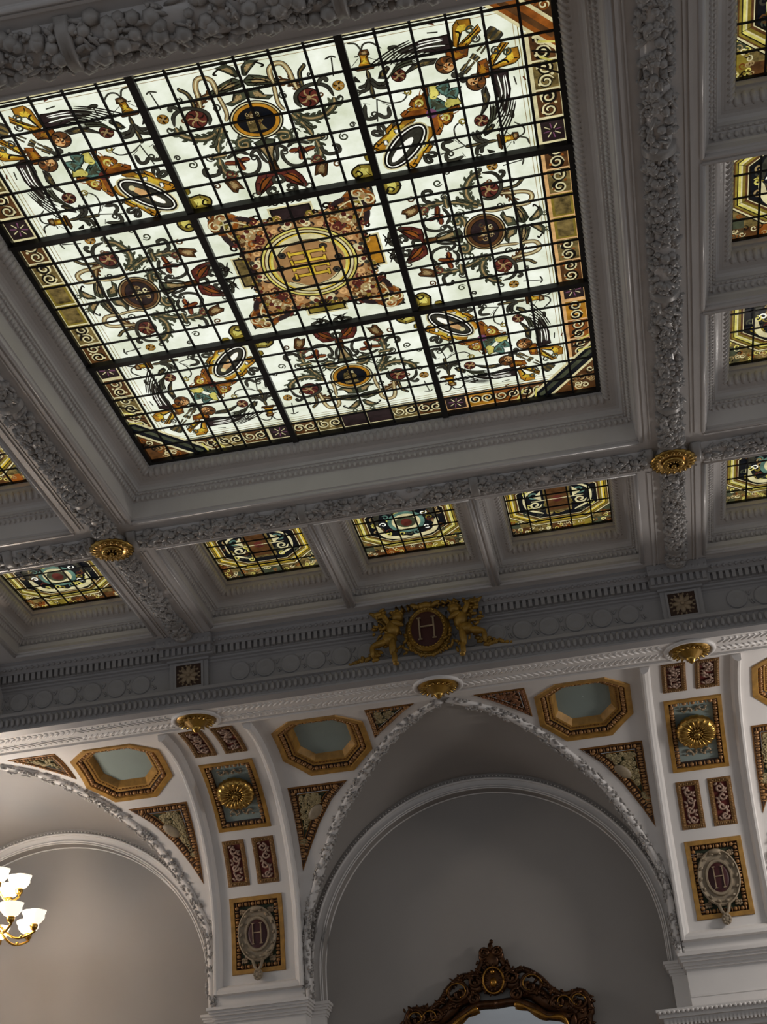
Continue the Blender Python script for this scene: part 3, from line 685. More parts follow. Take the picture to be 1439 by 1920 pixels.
for i in range(n):
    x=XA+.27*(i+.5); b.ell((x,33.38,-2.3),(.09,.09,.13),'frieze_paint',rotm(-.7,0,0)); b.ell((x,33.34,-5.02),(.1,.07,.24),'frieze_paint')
b.build('egg_moulding',tr)
b=MB()
n=int((XB-XA)/1.2)
for i in range(-20,20):
    x=9+1.2*(i+.5)
    if not XA<x<XB or any(abs(x-X)<1.5 for X in(XL,XR)): continue
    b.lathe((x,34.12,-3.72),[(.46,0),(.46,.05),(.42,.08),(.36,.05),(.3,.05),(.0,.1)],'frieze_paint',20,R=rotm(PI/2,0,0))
    xx=x+.6
    if any(abs(xx-X)<1.6 for X in(XL,XR)): continue
    for s in(-1,1): b.ell((xx,34.1,-3.72+.22*s),(.05,.05,.16),'frieze_paint',rotm(0,.5*s,0)); b.ell((xx+.09*s,34.1,-3.72-.2*s),(.04,.04,.14),'frieze_paint',rotm(0,-.5,0))
b.build('roundel_frieze',tr)
b=MB()   # leaf band on the soffit under the frieze, broken by the sockets of the bosses
for i in range(int((XB-XA)/.27)):
    x=XA+.27*i
    c=min((XL,9,XR,-13.8,31.8),key=lambda q:abs(q-x))
    if abs(x-c)<1.15: continue
    cs=[-13.8,XL,9,XR,31.8]; sg=1 if any(p<=x<(p+q)/2 for p,q in zip(cs[:-1],cs[1:])) else -1
    for s in(-1,1):
        b.ell((x,34.8+s*.36,-5.47),(.32,.075,.045),'cove_paint',rotm(0,0,sg*s*.85))
        b.ell((x+.1*sg,34.8+s*.66,-5.47),(.12,.06,.04),'cove_paint',rotm(0,0,-sg*s*.6))
b.build('leaf_band',tr)
b=MB(); b.box(-15.2,-11.65,32.95,34.2,-4.6,-2.02,'plaster'); b.build('trim_3',kind='structure')
# frieze blocks with a carved flower
for X,lb in((XL,'left'),(XR,'right')):
    t=thing('flower_block','square frieze block with a cream flower on brown, under the %s beam'%lb,'bracket',(X,33.8,-4.6),'flower blocks in the frieze')
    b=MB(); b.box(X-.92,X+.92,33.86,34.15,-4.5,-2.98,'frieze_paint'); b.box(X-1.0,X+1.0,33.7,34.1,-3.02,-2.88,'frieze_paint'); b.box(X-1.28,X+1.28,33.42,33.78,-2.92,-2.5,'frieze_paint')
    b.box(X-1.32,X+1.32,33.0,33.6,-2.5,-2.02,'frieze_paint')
    for i in range(10): b.ell((X-1.2+.27*i,33.05,-2.3),(.09,.09,.14),'frieze_paint')
    for a,c,d,e in((-.7,.7,-3.06,-3.16),(-.7,.7,-4.24,-4.34),(-.7,-.6,-4.24,-3.16),(.6,.7,-4.24,-3.16)): b.box(X+a,X+c,33.8,33.87,min(d,e),max(d,e),'frieze_paint')
    for i in range(3): b.ell((X-.55+.5*i,33.55,-4.95),(.16,.16,.12),'cove_paint'); b.ell((X-.4+.5*i,33.4,-5.1),(.05,.1,.12),'cove_paint')
    b.build('block',t)
    b=MB(); b.box(X-.6,X+.6,33.83,33.855,-4.24,-3.16,'brown_dark'); b.build('ground',t)
    b=MB()
    for i in range(8):
        a=PI*i/4; b.ell((X+.25*math.cos(a),33.8,-3.7+.25*math.sin(a)),(.26,.06,.13),'cream_relief',rotm(0,-a,0)); 
    for i in range(16):
        a=PI*i/8+.2; b.ell((X+.5*math.cos(a),33.83,-3.7+.48*math.sin(a)),(.09,.04,.05),'cream_relief',rotm(0,-a,0))
    b.ell((X,33.76,-3.7),(.1,.06,.1),'cream_relief'); b.build('flower',t)
# ---- the cove: quarter circle radius 7.95 about (37.2,-13.4), s = arc length
RC=7.95
def cxf(V):
    x,s,h=V[:,0],V[:,1],V[:,2]; th=np.clip(s/RC,0,PI/2); ex=np.maximum(s-RC*PI/2,0); fl=np.minimum(s,0)
    return np.c_[x,37.2+(RC-h)*np.sin(th)+fl,-13.4+(RC-h)*np.cos(th)-ex]
def cp(x,s,h=0): return cxf(np.array([[x,s,h]]))[0]
RS=[-1.0,-.9,.05,1.5,3.4,5.54,7.11,9.51,11.2,12.2,13.0,15.8]; RX=[0,0,1.0,2.5,4.1,5.8,6.95,8.2,8.9,9.1,9.15,9.15]
def ribx(s): return float(np.interp(s,RS,RX))
srows=[-1.4,-.95]+list(np.arange(-.7,13.2,.35))+[13.6,14.4,15.2,15.8]
OCT=lambda cx:[(cx-2.25,.76),(cx-1.15,-.42),(cx+1.15,-.42),(cx+2.25,.76),(cx+2.25,3.1),(cx+1.1,4.34),(cx-1.1,4.34),(cx-2.25,3.1)]
def BIG(xb,sg): return [(xb+sg*x,s) for x,s in((5.75,4.9),(8.8,4.9),(8.82,9.4),(8.3,8.35),(7.6,7.1),(6.75,5.9))]
def SML(xb,sg): return [(xb+sg*x,s) for x,s in((1.4,-.5),(3.78,-.5),(3.85,2.4),(2.75,1.2))]
def ccw(P):
    a=sum(P[i][0]*P[(i+1)%len(P)][1]-P[(i+1)%len(P)][0]*P[i][1] for i in range(len(P))); return P if a>0 else P[::-1]
def inset(P,d):
    P=ccw([tuple(p) for p in P]); n=len(P); out=[]
    for i in range(n):
        a,b_,c=np.array(P[i-1]),np.array(P[i]),np.array(P[(i+1)%n]); u=(b_-a)/np.linalg.norm(b_-a); v=(c-b_)/np.linalg.norm(c-b_)
        n1=np.array([-u[1],u[0]]);n2=np.array([-v[1],v[0]]); m=n1+n2; m/=np.linalg.norm(m); out.append(tuple(b_+m*d/max(.35,m@n1)))
    return out
def RECT(X,x0,x1,s0,s1): return [(X+x0,s0),(X+x1,s0),(X+x1,s1),(X+x0,s1)]
HOLES=[]
for X in(-2.4,20.4):
    HOLES+=[RECT(X,-1.36,1.36,2.61,6.89),RECT(X,-1.36,1.36,10.28,14.05)]
    for s0,s1 in((-.9,1.97),(7.38,9.73)): HOLES+=[RECT(X,.2,1.33,s0,s1),RECT(X,-1.33,-.2,s0,s1)]
for k,sg in((-1,1),(0,-1),(0,1),(1,-1)):
    xb=9+22.8*k; HOLES+=[OCT(xb+sg*6.35),BIG(xb,sg),SML(xb,sg)]
def inpoly(x,y,Q):
    n=len(Q); r=np.zeros(x.shape,bool)
    for i in range(n):
        (x0,y0),(x1,y1)=Q[i],Q[(i+1)%n]; c=((y0>y)!=(y1>y)); 
        with np.errstate(all='ignore'): r^=c&(x<(x1-x0)*(y-y0)/((y1-y0) or 1e-9)+x0)
    return r
fr=MB(cxf)
ssf=[-1.4,-.95]+list(np.arange(-.88,14.2,.1))+[14.4,15.2,15.8]
for k in(-1,0,1):
    xb=9+22.8*k
    for sg in(-1,1):
        if (k,sg)==(-1,-1): continue
        NC=100; G=np.array([[(xb+sg*(ribx(s)+(11.4-ribx(s))*j/NC),s,0) for j in range(NC+1)] for s in ssf])
        ins=np.zeros(G.shape[:2],bool)
        for Q in HOLES:
            Q=inset(Q,.02); ins|=inpoly(G[...,0],G[...,1],Q)
        a_,b_=G.shape[:2]; F=[]
        for i in range(a_-1):
            for j in range(b_-1):
                if ins[i,j] and ins[i+1,j] and ins[i,j+1] and ins[i+1,j+1]: continue
                F.append([i*b_+j,i*b_+j+1,(i+1)*b_+j+1,(i+1)*b_+j])
        fr.add(G.reshape(-1,3),F,'cove_paint',True)
cove=fr.build('trim_2',kind='structure'); cove['label']='white cove above the arches'
# lunettes, arch faces, niche wall
wl=MB(); ZC=-15.2
def wallpt(xr,z):
    q=min(1,xr/9.15); ph=math.asin(q)
    return 9.25*math.sin(ph),ZC+9.25*math.cos(ph)
for k in(-1,0,1):
    xb=9+22.8*k
    for sg in(-1,1):
        G=[]
        for s in srows[1:]:
            xr=ribx(s); P=cp(xb+sg*xr,s); wx,wz=wallpt(xr,0)
            if s>13: wz=ZC-(s-13)/2.8*1.6; wx=9.25
            if s<=-.9: wx,wz=0,ZC+9.25
            G.append([(P[0]*(1-t)+(xb+sg*wx)*t,P[1]*(1-t)+46.3*t,P[2]*(1-t)+wz*t) for t in np.linspace(0,1,6)])
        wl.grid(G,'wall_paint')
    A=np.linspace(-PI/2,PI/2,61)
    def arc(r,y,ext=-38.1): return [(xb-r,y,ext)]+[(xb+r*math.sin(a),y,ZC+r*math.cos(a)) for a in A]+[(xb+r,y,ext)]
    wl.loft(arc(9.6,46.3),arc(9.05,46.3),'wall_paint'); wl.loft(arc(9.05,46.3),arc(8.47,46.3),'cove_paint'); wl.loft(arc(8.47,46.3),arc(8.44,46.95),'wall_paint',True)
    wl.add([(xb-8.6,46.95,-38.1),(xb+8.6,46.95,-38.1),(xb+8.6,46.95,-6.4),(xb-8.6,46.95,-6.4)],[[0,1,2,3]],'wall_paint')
far=wl.build('wall_far',kind='structure')
for k in(-1,0,1):
    xb=9+22.8*k; b=MB()
    A=np.linspace(-PI/2,PI/2,100)
    for r,y,rad in((8.98,46.24,.07),(8.6,46.26,.05),(8.44,46.9,.05),(8.5,46.27,.04)): b.tube([(xb-r,y,-17)]+[(xb+r*math.sin(a),y,ZC+r*math.cos(a)) for a in A[::2]]+[(xb+r,y,-17)],rad,'cove_paint',6)
    for a in np.linspace(-PI/2,PI/2,150): b.ell((xb+9.1*math.sin(a),46.22,ZC+9.1*math.cos(a)),(.04,.04,.04),'cove_paint')
    o=b.build('arch_moulding',label=['archivolt of the left niche behind the chandelier','archivolt of the middle niche above the mirror','archivolt of the right niche'][k+1],cat='moulding',group='archivolts of the niches')
# carved band along each groin
for k in(-1,0,1):
    xb=9+22.8*k
    for sg in(-1,1):
        if k==-1 and sg<0 or k==1 and sg>0: continue
        b=MB(); P=[]; R=random.Random(k*5+sg)
        for s in list(np.arange(-.55,13,.3))+[13.5,14.2,15,15.5]:
            xr=max(ribx(s)-.2,.0); q=cp(xb+sg*xr,s,0.0); q[1]+=.1; P.append(q)
        P=np.array(P); b.tube(P,.23,'cove_paint',8,.8)
        L=np.r_[0,np.cumsum(np.linalg.norm(np.diff(P,axis=0),axis=1))]
        for i in range(int(L[-1]*34)):
            t=R.uniform(.1,L[-1]); c=np.array([np.interp(t,L,P[:,j]) for j in range(3)]); d=np.array([np.interp(t+.1,L,P[:,j]) for j in range(3)])-c
            if np.linalg.norm(d)<1e-4: d=np.array([0,0,-1.])
            F_=frame(d); a=R.uniform(0,2*PI); off=F_[:,1]*math.cos(a)*.26+F_[:,2]*math.sin(a)*.26
            if off[1]>.12: continue
            if R.random()<.5: b.ell(c+off,(.15,.06,.05),'dusty',F_@rotm(R.uniform(-.8,.8),R.uniform(-.6,.6),R.uniform(-.8,.8)))
            else: b.ell(c+off,[R.uniform(.05,.1)]*3,'dusty')
        sd='right' if sg>0 else 'left'
        nm={-1:'carved flower band along the left niche vault, beside the chandelier',0:'carved flower band on the %s side of the middle vault'%sd,1:'carved flower band of the vault at the right edge'}[k]
        b.build('groin_garland',label=nm,cat='garland',group='carved bands along the vault groins')
# ---- framed cove panels
def dens(P,st=.4):
    return [tuple(np.array(a)*(1-t)+np.array(c)*t) for a,c in zip(P,P[1:]+P[:1]) for t in np.linspace(0,1,NS,endpoint=False)]
def band(mb,P,d0,h0,d1,h1,m,sm=False):
    A=[(*q,h0) for q in dens(inset(P,d0))];B=[(*q,h1) for q in dens(inset(P,d1))]; mb.loft(A,B,m,sm,True)
def field(mb,P,d,h,m):
    A=np.array(dens(inset(P,d))); c=A.mean(0)
    for k0,k1 in((1,.8),(.8,.6),(.6,.4),(.4,.2),(.2,.01)): mb.loft([(*(c+(q-c)*k0),h) for q in A],[(*(c+(q-c)*k1),h) for q in A],m,True,True)
def eggs(mb,P,d,h,sp,m,r=(.11,.08,.1),skip=None):
    Q=inset(P,d)
    for a,c in zip(Q,Q[1:]+Q[:1]):
        a=np.array(a);c=np.array(c);L=np.linalg.norm(c-a);n=max(1,int(L/sp)); u=(c-a)/L
        for i in range(n):
            q=a+(c-a)*(i+.5)/n; A=np.array([[u[0],-u[1],0],[u[1],u[0],0],[0,0,1.]]); mb.ell((q[0],q[1],h),r,m,A)
            q=a+(c-a)*i/n; mb.ell((q[0],q[1],h+.02),(r[0]*.3,r[1]*1.2,r[2]*.6),m,A)
def scrolls(mb,P,d,h,m,seed,n=26,r=.16,w=.045):
    Q=np.array(inset(P,d)); lo,hi=Q.min(0),Q.max(0); R=random.Random(seed); k=0
    QQ=inset(P,d+.03)
    def inside(p): return bool(inpoly(np.array([p[0]]),np.array([p[1]]),QQ)[0])
    while k<n:
        p=(R.uniform(lo[0],hi[0]),R.uniform(lo[1],hi[1])); 
        if R.random()<.002: k+=1
        if not inside(p): continue
        k+=1; a0=R.random()*6; sg=R.choice([-1,1])
        mb.tube([(p[0]+r*(1-.7*t/8)*math.cos(a0+sg*.75*t),p[1]+r*(1-.7*t/8)*math.sin(a0+sg*.75*t),h+.03) for t in range(9)],w,m,5)
        if k%2: mb.ell((p[0],p[1],h+.06),(.07,.07,.05),m)
NS=6
def octagon(cx,label):
    P=ccw(OCT(cx)); t=thing('octagonal_panel',label,'panel',cp(cx,2,0),'gilt octagonal panels on the cove')
    b=MB(cxf); band(b,P,0,0,.02,.07,'ochre'); band(b,P,.02,.07,.26,.08,'ochre'); band(b,P,.26,.08,.3,-.02,'ochre'); b.build('frame',t)
    b=MB(cxf); band(b,P,.3,-.02,.52,-.16,'brown_dark'); eggs(b,P,.41,-.02,.33,'egg_gold',(.12,.11,.11)); b.build('egg_moulding',t)
    b=MB(cxf); band(b,P,.52,-.16,.56,-.06,'ochre'); band(b,P,.56,-.06,.8,-.12,'ochre'); eggs(b,P,.69,-.08,.16,'ochre_dark',(.05,.05,.03)); band(b,P,.8,-.12,.98,-.42,'ochre'); b.build('leaf_moulding',t)
    b=MB(cxf); field(b,P,.97,-.42,'blue_grey'); b.build('field',t)
def triangle(P,label,seed,big):
    P=ccw(P); c=np.mean(P,0); green=big or seed<40
    t=thing('triangular_panel',label,'panel',cp(c[0],c[1],0),'triangular relief panels on the cove')
    w=.42 if big else .3
    b=MB(cxf); band(b,P,0,0,.02,.04,'ochre_dark'); band(b,P,.02,.04,.07,.06,'ochre_dark'); band(b,P,.07,.05,w,.02,'brown_dark'); eggs(b,P,w*.52,.05,.3,'egg_gold' if green else 'brown_relief',(.1,w*.3,.1)); b.build('egg_moulding',t)
    b=MB(cxf); band(b,P,w,.07,w+.05,.07,'ochre_dark'); field(b,P,w+.01,.02,'green_ground' if green else 'brown_dark'); b.build('field',t)
    b=MB(cxf); scrolls(b,P,w+.08,.03,'leaf_relief' if green else 'brown_relief',seed,80 if big else 26,.13,.045)
    if big:
        q=np.array(P); x=(8.05 if c[0]<1e9 else 0); sgn=1
        cc=(c[0]*.55+ [p for p in q if abs(p[1]-4.9)<.01][0][0]*.0+c[0]*.45,c[1]-.35)
        b.ell((cc[0],cc[1],.1),(.52,.28,.1),'shield_cream',rotm(0,0,.8 if q[:,0].max()-c[0]<c[0]-q[:,0].min() else -.8),True)
    b.build('relief',t)
names={(-1,1):('left of the left pilaster strip','by the chandelier'),(0,-1):('right of the left pilaster strip','left of the middle boss'),(0,1):('left of the right pilaster strip','right of the middle boss'),(1,-1):('at the right edge','at the right edge')}
for (k,sg),(w1,w2) in names.items():
    xb=9+22.8*k
    octagon(xb+sg*6.35,'gilt octagon frame with blue grey field, '+w1)
    triangle(BIG(xb,sg),'large three sided relief panel of cream leaves, '+w1,k*3+sg+20,True)
    if (k,sg)!=(1,-1): triangle(SML(xb,sg),'small brown three sided panel high on the cove, '+w2,k*3+sg+40,False)
# ---- pilaster strips
for X,sd in((XL,'left'),(XR,'right')):
    b=MB(cxf)
    for sg in(-1,1):
        ss=list(np.arange(-1.0,14.6,.45))+[14.95]; b.add([(X+sg*2.28,-1,0),(X+sg*2.25,-1,.3),(X+sg*2.2,-1,.36),(X+sg*2.1,-1,.36),(X+sg*1.94,-1,.26),(X+sg*1.82,-1,0)],[[0,1,2,3,4,5]],'cove_paint')
        pr=[(2.28,0),(2.25,.3),(2.2,.36),(2.1,.36),(2.02,.3),(1.94,.26),(1.86,.1),(1.82,.0)]
        b.grid([[(X+sg*x,s,h) for x,h in pr] for s in ss],'cove_paint',False)
    ss=[14.5,14.55,14.7,14.8,14.95]; b.grid([[(X-2.2+4.4*j/6,s,h) for j in range(7)] for s,h in((14.5,0),(14.56,.12),(14.66,.28),(14.8,.34),(14.95,.34),(14.98,0))],'cove_paint',False)
    o=b.build('pilaster_strip',label='white moulded edge framing the painted panels of the %s strip'%sd,cat='moulding',group='pilaster strips on the cove')
    # scroll panels
    for (sa,sb,lv) in((-.9,1.97,'top'),(7.38,9.73,'lower')):
        for sg in(-1,1):
            P=[(X+sg*.2,sa),(X+sg*1.33,sa),(X+sg*1.33,sb),(X+sg*.2,sb)]; P=ccw(P); c=np.mean(P,0)
            t=thing('scroll_panel','small red panel with cream scroll, %s pair, %s one, on the %s strip'%(lv,'left' if sg<0 else 'right',sd),'panel',cp(*c,0),'red scroll panels on the pilaster strips')
            b=MB(cxf); band(b,P,0,0,.02,.05,'ochre_dark'); band(b,P,.02,.05,.22,.05,'ochre_tan'); eggs(b,P,.12,.05,.17,'ochre_tan',(.06,.08,.05)); band(b,P,.22,.05,.24,-.03,'ochre_tan'); b.build('frame',t)
            b=MB(cxf); field(b,P,.23,-.03,'red_ground'); b.build('field',t)
            b=MB(cxf); L=sb-sa; cx=c[0]
            b.tube([(cx+.17*math.sin(i*.72)*(1 if sg>0 else -1),sa+.3+(L-.6)*i/14,.02) for i in range(15)],.055,'pink_relief',6)
            for j,f in enumerate((.22,.4,.6,.8)):
                s0=sa+L*f; d=1 if j%2 else -1
                b.tube([(cx+d*.05+.2*(1-.7*q/8)*math.cos(q*.8),s0+.2*(1-.7*q/8)*math.sin(q*.8),.03) for q in range(9)],.06,'pink_relief',6)
                b.ell((cx-d*.2,s0+.1,.02),(.14,.07,.06),'pink_relief',rotm(0,0,d*.8)); b.ell((cx+d*.2,s0-.2,.02),(.12,.07,.06),'pink_relief',rotm(0,0,d*.5))
            b.build('relief',t)
    # gilt flower panel
    P=ccw([(X-1.36,2.61),(X+1.36,2.61),(X+1.36,6.89),(X-1.36,6.89)])
    t=thing('rosette_plaque','gilt framed blue grey panel with a big gilt flower on the %s strip'%sd,'panel',cp(X,4.7,0),'gilt flower panels')
    b=MB(cxf); band(b,P,0,0,.02,.08,'ochre'); band(b,P,.02,.08,.2,.08,'ochre'); band(b,P,.2,.08,.22,0,'ochre'); b.build('frame',t)
    b=MB(cxf); band(b,P,.22,0,.46,-.16,'brown_dark'); eggs(b,P,.34,.0,.36,'egg_gold',(.12,.11,.12)); b.build('egg_moulding',t)
    b=MB(cxf); field(b,P,.45,-.15,'blue_grey'); b.build('field',t)
    b=MB(cxf); n=20
    b.lathe((X,4.72,0),[(.3,.12),(.38,.3),(.52,.42),(.7,.42),(.86,.3),(.93,.14),(.9,.0)],'gilt',80,mod=lambda a,i:.045*abs(math.sin(a*10)) if i>2 else 0)
    for i in range(n):
        a=2*PI*(i+.5)/n; b.ell((X+.6*math.cos(a),4.72+.6*math.sin(a),.3),(.32,.075,.17),'gilt',rotm(0,.0,a),True)
    b.build('flower',t)
    b=MB(cxf); b.ell((X,4.72,.27),(.4,.4,.1),'gilt_old'); b.ell((X,4.72,.42),(.17,.17,.12),'gilt',None,True)
    for i in range(10): a=2*PI*i/10; b.ell((X+.24*math.cos(a),4.72+.24*math.sin(a),.36),(.11,.04,.04),'gilt',rotm(0,0,a+.5))
    b.build('flower_centre',t)
    b=MB(cxf)
    for s0,d in((3.5,-1),(5.95,1)):
        for sg in(-1,1):
            b.tube([(X+sg*(.08+.5*q/8),s0+d*.12*math.sin(q*.8),-.08) for q in range(9)],.045,'cream_relief',6)
            for q in range(4): b.ell((X+sg*(.12+.15*q),s0+d*(.14 if q%2 else -.06),-.07),(.09,.06,.05),'cream_relief')
    b.build('scroll_sprays',t)
    # monogram shield panel
    P=ccw([(X-1.36,10.28),(X+1.36,10.28),(X+1.36,14.05),(X-1.36,14.05)])
    t=thing('shield_panel','gilt framed panel with cream shield and letter H on the %s strip'%sd,'panel',cp(X,12.2,0),'panels with the letter H')
    b=MB(cxf); band(b,P,0,0,.02,.08,'ochre'); band(b,P,.02,.08,.22,.08,'ochre'); band(b,P,.22,.08,.24,0,'ochre'); b.build('frame',t)
    b=MB(cxf); band(b,P,.24,0,.48,-.14,'brown_dark'); eggs(b,P,.36,.0,.33,'egg_gold',(.11,.11,.12)); b.build('egg_moulding',t)
    b=MB(cxf); field(b,P,.47,-.13,'green_ground')
    for sx in(-1,1):
        for ss_ in(10.95,13.45):
            for q in range(7): b.ell((X+sx*(.62+.1*(q%3)),ss_+.12*(q//3)*(1 if ss_<12 else -1),-.05),(.11,.07,.06),'cream_relief',rotm(0,0,q))
    b.build('field',t)
    b=MB(cxf); n=32; sc=12.15
    prof=[(.98,-.1),(1.0,.14),(.95,.18),(.9,.1),(.76,.05),(.66,.06),(.62,.17),(.55,.17),(.5,.08)]
    for (r0,h0),(r1,h1) in zip(prof[:-1],prof[1:]):
        b.loft([(X+r0*math.cos(2*PI*i/n),sc+r0*1.38*math.sin(2*PI*i/n),h0) for i in range(n)],[(X+r1*math.cos(2*PI*i/n),sc+r1*1.38*math.sin(2*PI*i/n),h1) for i in range(n)],'shield_cream',True,True)
    for i in range(14):
        a=2*PI*i/14; b.ell((X+.84*math.cos(a),sc+1.16*math.sin(a),.16),(.13,.07,.07),'shield_cream',rotm(0,0,a+PI/2+.4))
    b.ell((X,10.9,.15),(.3,.14,.14),'shield_cream',None,True)
    b.tube([(X-.25,13.45,.2),(X-.15,13.8,.22),(X,13.95,.2),(X+.15,13.8,.22),(X+.25,13.45,.2)],.08,'shield_cream'); b.ell((X,14.15,.2),(.24,.3,.18),'shield_cream',None,True)
    for q in range(8): a=q*.8; b.ell((X+.16*math.cos(a),14.2+.2*math.sin(a),.32),(.08,.08,.08),'shield_cream')
    b.build('shield',t)
    b=MB(cxf); A=[(X+.54*math.cos(2*PI*i/n),sc+.8*math.sin(2*PI*i/n),.09) for i in range(n)]
    for k0,k1,h0,h1 in((1,.75,.09,.14),(.75,.4,.14,.17),(.4,.01,.17,.18)): b.loft([(X+(q[0]-X)*k0,sc+(q[1]-sc)*k0,h0) for q in A],[(X+(q[0]-X)*k1,sc+(q[1]-sc)*k1,h1) for q in A],'crimson',True,True)
    b.build('red_oval',t)
    b=MB(cxf)
    for x0,x1,s0,s1 in((-.23,-.18,-.5,.5),(.18,.23,-.5,.5),(-.2,.2,-.07,-.02),(-.28,-.13,-.53,-.49),(-.28,-.13,.49,.53),(.13,.28,-.53,-.49),(.13,.28,.49,.53)): b.box(X+x0,X+x1,sc+s0,sc+s1,.15,.22,'cream_relief')
    b.build('letter_h',t)
# gilt bosses in round sockets under the frieze
for X,lb in((XL,'above the left pilaster strip'),(9,'below the gold crest'),(XR,'above the right pilaster strip')):
    t=thing('pendant_boss','gilt fluted pendant boss in a white ring '+lb,'rosette',(X,34.95,-5.9),'gilt pendant bosses')
    b=MB(); c=(X,34.95,-5.47)
    b.lathe(c,[(1.16,.02),(1.16,-.06),(1.08,-.12),(.98,-.1),(.92,-.02),(.92,.02)],'cove_paint',36); b.build('ring',t)
    b=MB(); b.lathe(c,[(.9,.0),(.88,-.06),(.7,-.1),(.5,-.2),(.34,-.34),(.22,-.42)],'gilt_old',48,mod=lambda a,i:.05*abs(math.sin(a*9)))
    for i in range(18):
        a=2*PI*i/18; b.ell((X+.62*math.cos(a),34.95+.62*math.sin(a),-5.62),(.27,.07,.08),'gilt',rotm(0,.35,a)@rotm(0,0,0))
    b.build('fluted_cup',t)
    b=MB(); b.lathe(c,[(.22,-.38),(.26,-.44),(.16,-.52),(.14,-.58),(.06,-.64),(.01,-.66)],'gilt',16); b.build('tip',t)
# ---- gilt crest
t=thing('gilt_crest','large gilt crest with red oval and letter H held by two winged children','crest',(9,33.4,-5.2))
def egl(mb,pts): 
    for c,r,R in pts: mb.ell(c,r,'gilt_old',R,True)
for sg,nm in((-1,'left'),(1,'right')):
    b=MB(); X=lambda d:9+sg*d; Y=33.0
    egl(b,[((X(1.3),Y-.05,-2.72),(.27,.25,.28),None),((X(1.55),Y,-3.25),(.33,.28,.42),rotm(0,sg*.3,0)),((X(1.75),Y,-3.75),(.36,.3,.32),None),
     ((X(1.3),Y-.2,-3.1),(.34,.12,.13),rotm(0,-sg*.5,0)),((X(1.85),Y-.05,-2.75),(.14,.12,.4),rotm(0,sg*.5,0)),((X(2.15),Y,-2.45),(.26,.12,.14),None),
     ((X(1.6),Y-.2,-4.2),(.17,.17,.45),rotm(0,-sg*.12,0)),((X(1.55),Y-.2,-4.75),(.13,.13,.36),None),((X(1.5),Y-.25,-5.05),(.14,.2,.1),None),
     ((X(2.2),Y-.1,-3.95),(.45,.17,.18),rotm(0,sg*.25,0)),((X(2.55),Y-.1,-4.25),(.13,.13,.34),None)])
    for q in range(7): b.ell((X(1.95+.07*q),Y+.15,-2.95+.1*q),(.5-.03*q,.06,.09),'gilt_old',rotm(0,-sg*(.9-.08*q),0))   # wing
    for q in range(10): b.ell((X(1.3)+.2*math.cos(q*.7),Y-.02,-2.62+.18*math.sin(q*.7)),(.1,.16,.1),'gilt_old')
    Rr=random.Random(9+sg)
    for q in range(70):   # drapery, curls and feathers
        c=[(1.35,-2.7,.3),(1.6,-3.3,.35),(1.9,-3.9,.4),(2.1,-2.6,.35),(1.1,-4.3,.35),(2.2,-3.2,.3)][q%6]
        b.ell((X(c[0]+Rr.uniform(-c[2],c[2])),Y+Rr.uniform(-.12,.2),c[1]+Rr.uniform(-c[2],c[2])),(Rr.uniform(.1,.2),.1,Rr.uniform(.06,.09)),'gilt_old',rotm(0,Rr.uniform(-1.5,1.5),0))
    b.build('winged_child',t)
    b=MB(); R=random.Random(sg)
    for q in range(26):
        f=q/25; b.ell((X(2.3+1.35*f)+R.uniform(-.1,.1),33.3,-4.3-.28*f+R.uniform(-.2,.2)*(1-f)),(.2-.12*f,.13,.13-.07*f),'gilt_old',rotm(0,R.uniform(-.8,.8),0))
    b.build('fruit_tail',t)
b=MB(); R=random.Random(5)
for q in range(11):
    f=-1+2*q/10; b.tube([(9+f*1.2,33.2,-2.35+.1*math.cos(f*3)),(9+f*1.35,33.05,-2.2),(9+f*1.45+.1,33.0,-2.4),(9+f*1.35,33.05,-2.5)],.08,'gilt_old',6)
egl(b,[((9,33.0,-2.35),(.35,.2,.2),None),((8.55,33.05,-2.3),(.3,.15,.13),rotm(0,.5,0)),((9.45,33.05,-2.3),(.3,.15,.13),rotm(0,-.5,0)),((9,33.2,-3.6),(1.12,.12,1.15),None)])
for q in range(30):
    a=PI+PI*q/29; b.ell((9+1.0*math.cos(a),33.15,-3.6+1.12*math.sin(a)),(.16,.1,.08),'gilt_old',rotm(0,R.uniform(-1.5,1.5),0))
b.build('scrollwork',t)
b=MB(); n=36
prof=[(1.0,33.1),(1.0,32.95),(.93,32.85),(.84,32.88),(.78,32.95)]
for (r0,y0),(r1,y1) in zip(prof[:-1],prof[1:]):
    b.loft([(9+.92*r0*math.cos(2*PI*i/n),y0,-3.52+1.08*r0*math.sin(2*PI*i/n)) for i in range(n)],[(9+.92*r1*math.cos(2*PI*i/n),y1,-3.52+1.08*r1*math.sin(2*PI*i/n)) for i in range(n)],'gilt_old',True,True)
for i in range(34): a=2*PI*i/34; b.ell((9+.8*math.cos(a),32.83,-3.52+.94*math.sin(a)),(.06,.05,.06),'gilt')
b.build('oval_rim',t)
b=MB(); b.add([(9,32.88,-3.52)]+[(9+.74*math.cos(2*PI*i/n),32.94,-3.52+.87*math.sin(2*PI*i/n)) for i in range(n)],[[0,1+i,1+(i+1)%n] for i in range(n)],'crimson',True); b.build('red_oval',t)
b=MB()
for x0,x1,z0,z1 in((-.36,-.29,-.5,.5),(.29,.36,-.5,.5),(-.3,.3,.06,.12),(-.42,-.23,-.54,-.49),(-.42,-.23,.49,.54),(.23,.42,-.54,-.49),(.23,.42,.49,.54)): b.box(9+x0,9+x1,32.8,32.88,-3.52+z0,-3.52+z1,'cream_relief')
b.build('letter_h',t)
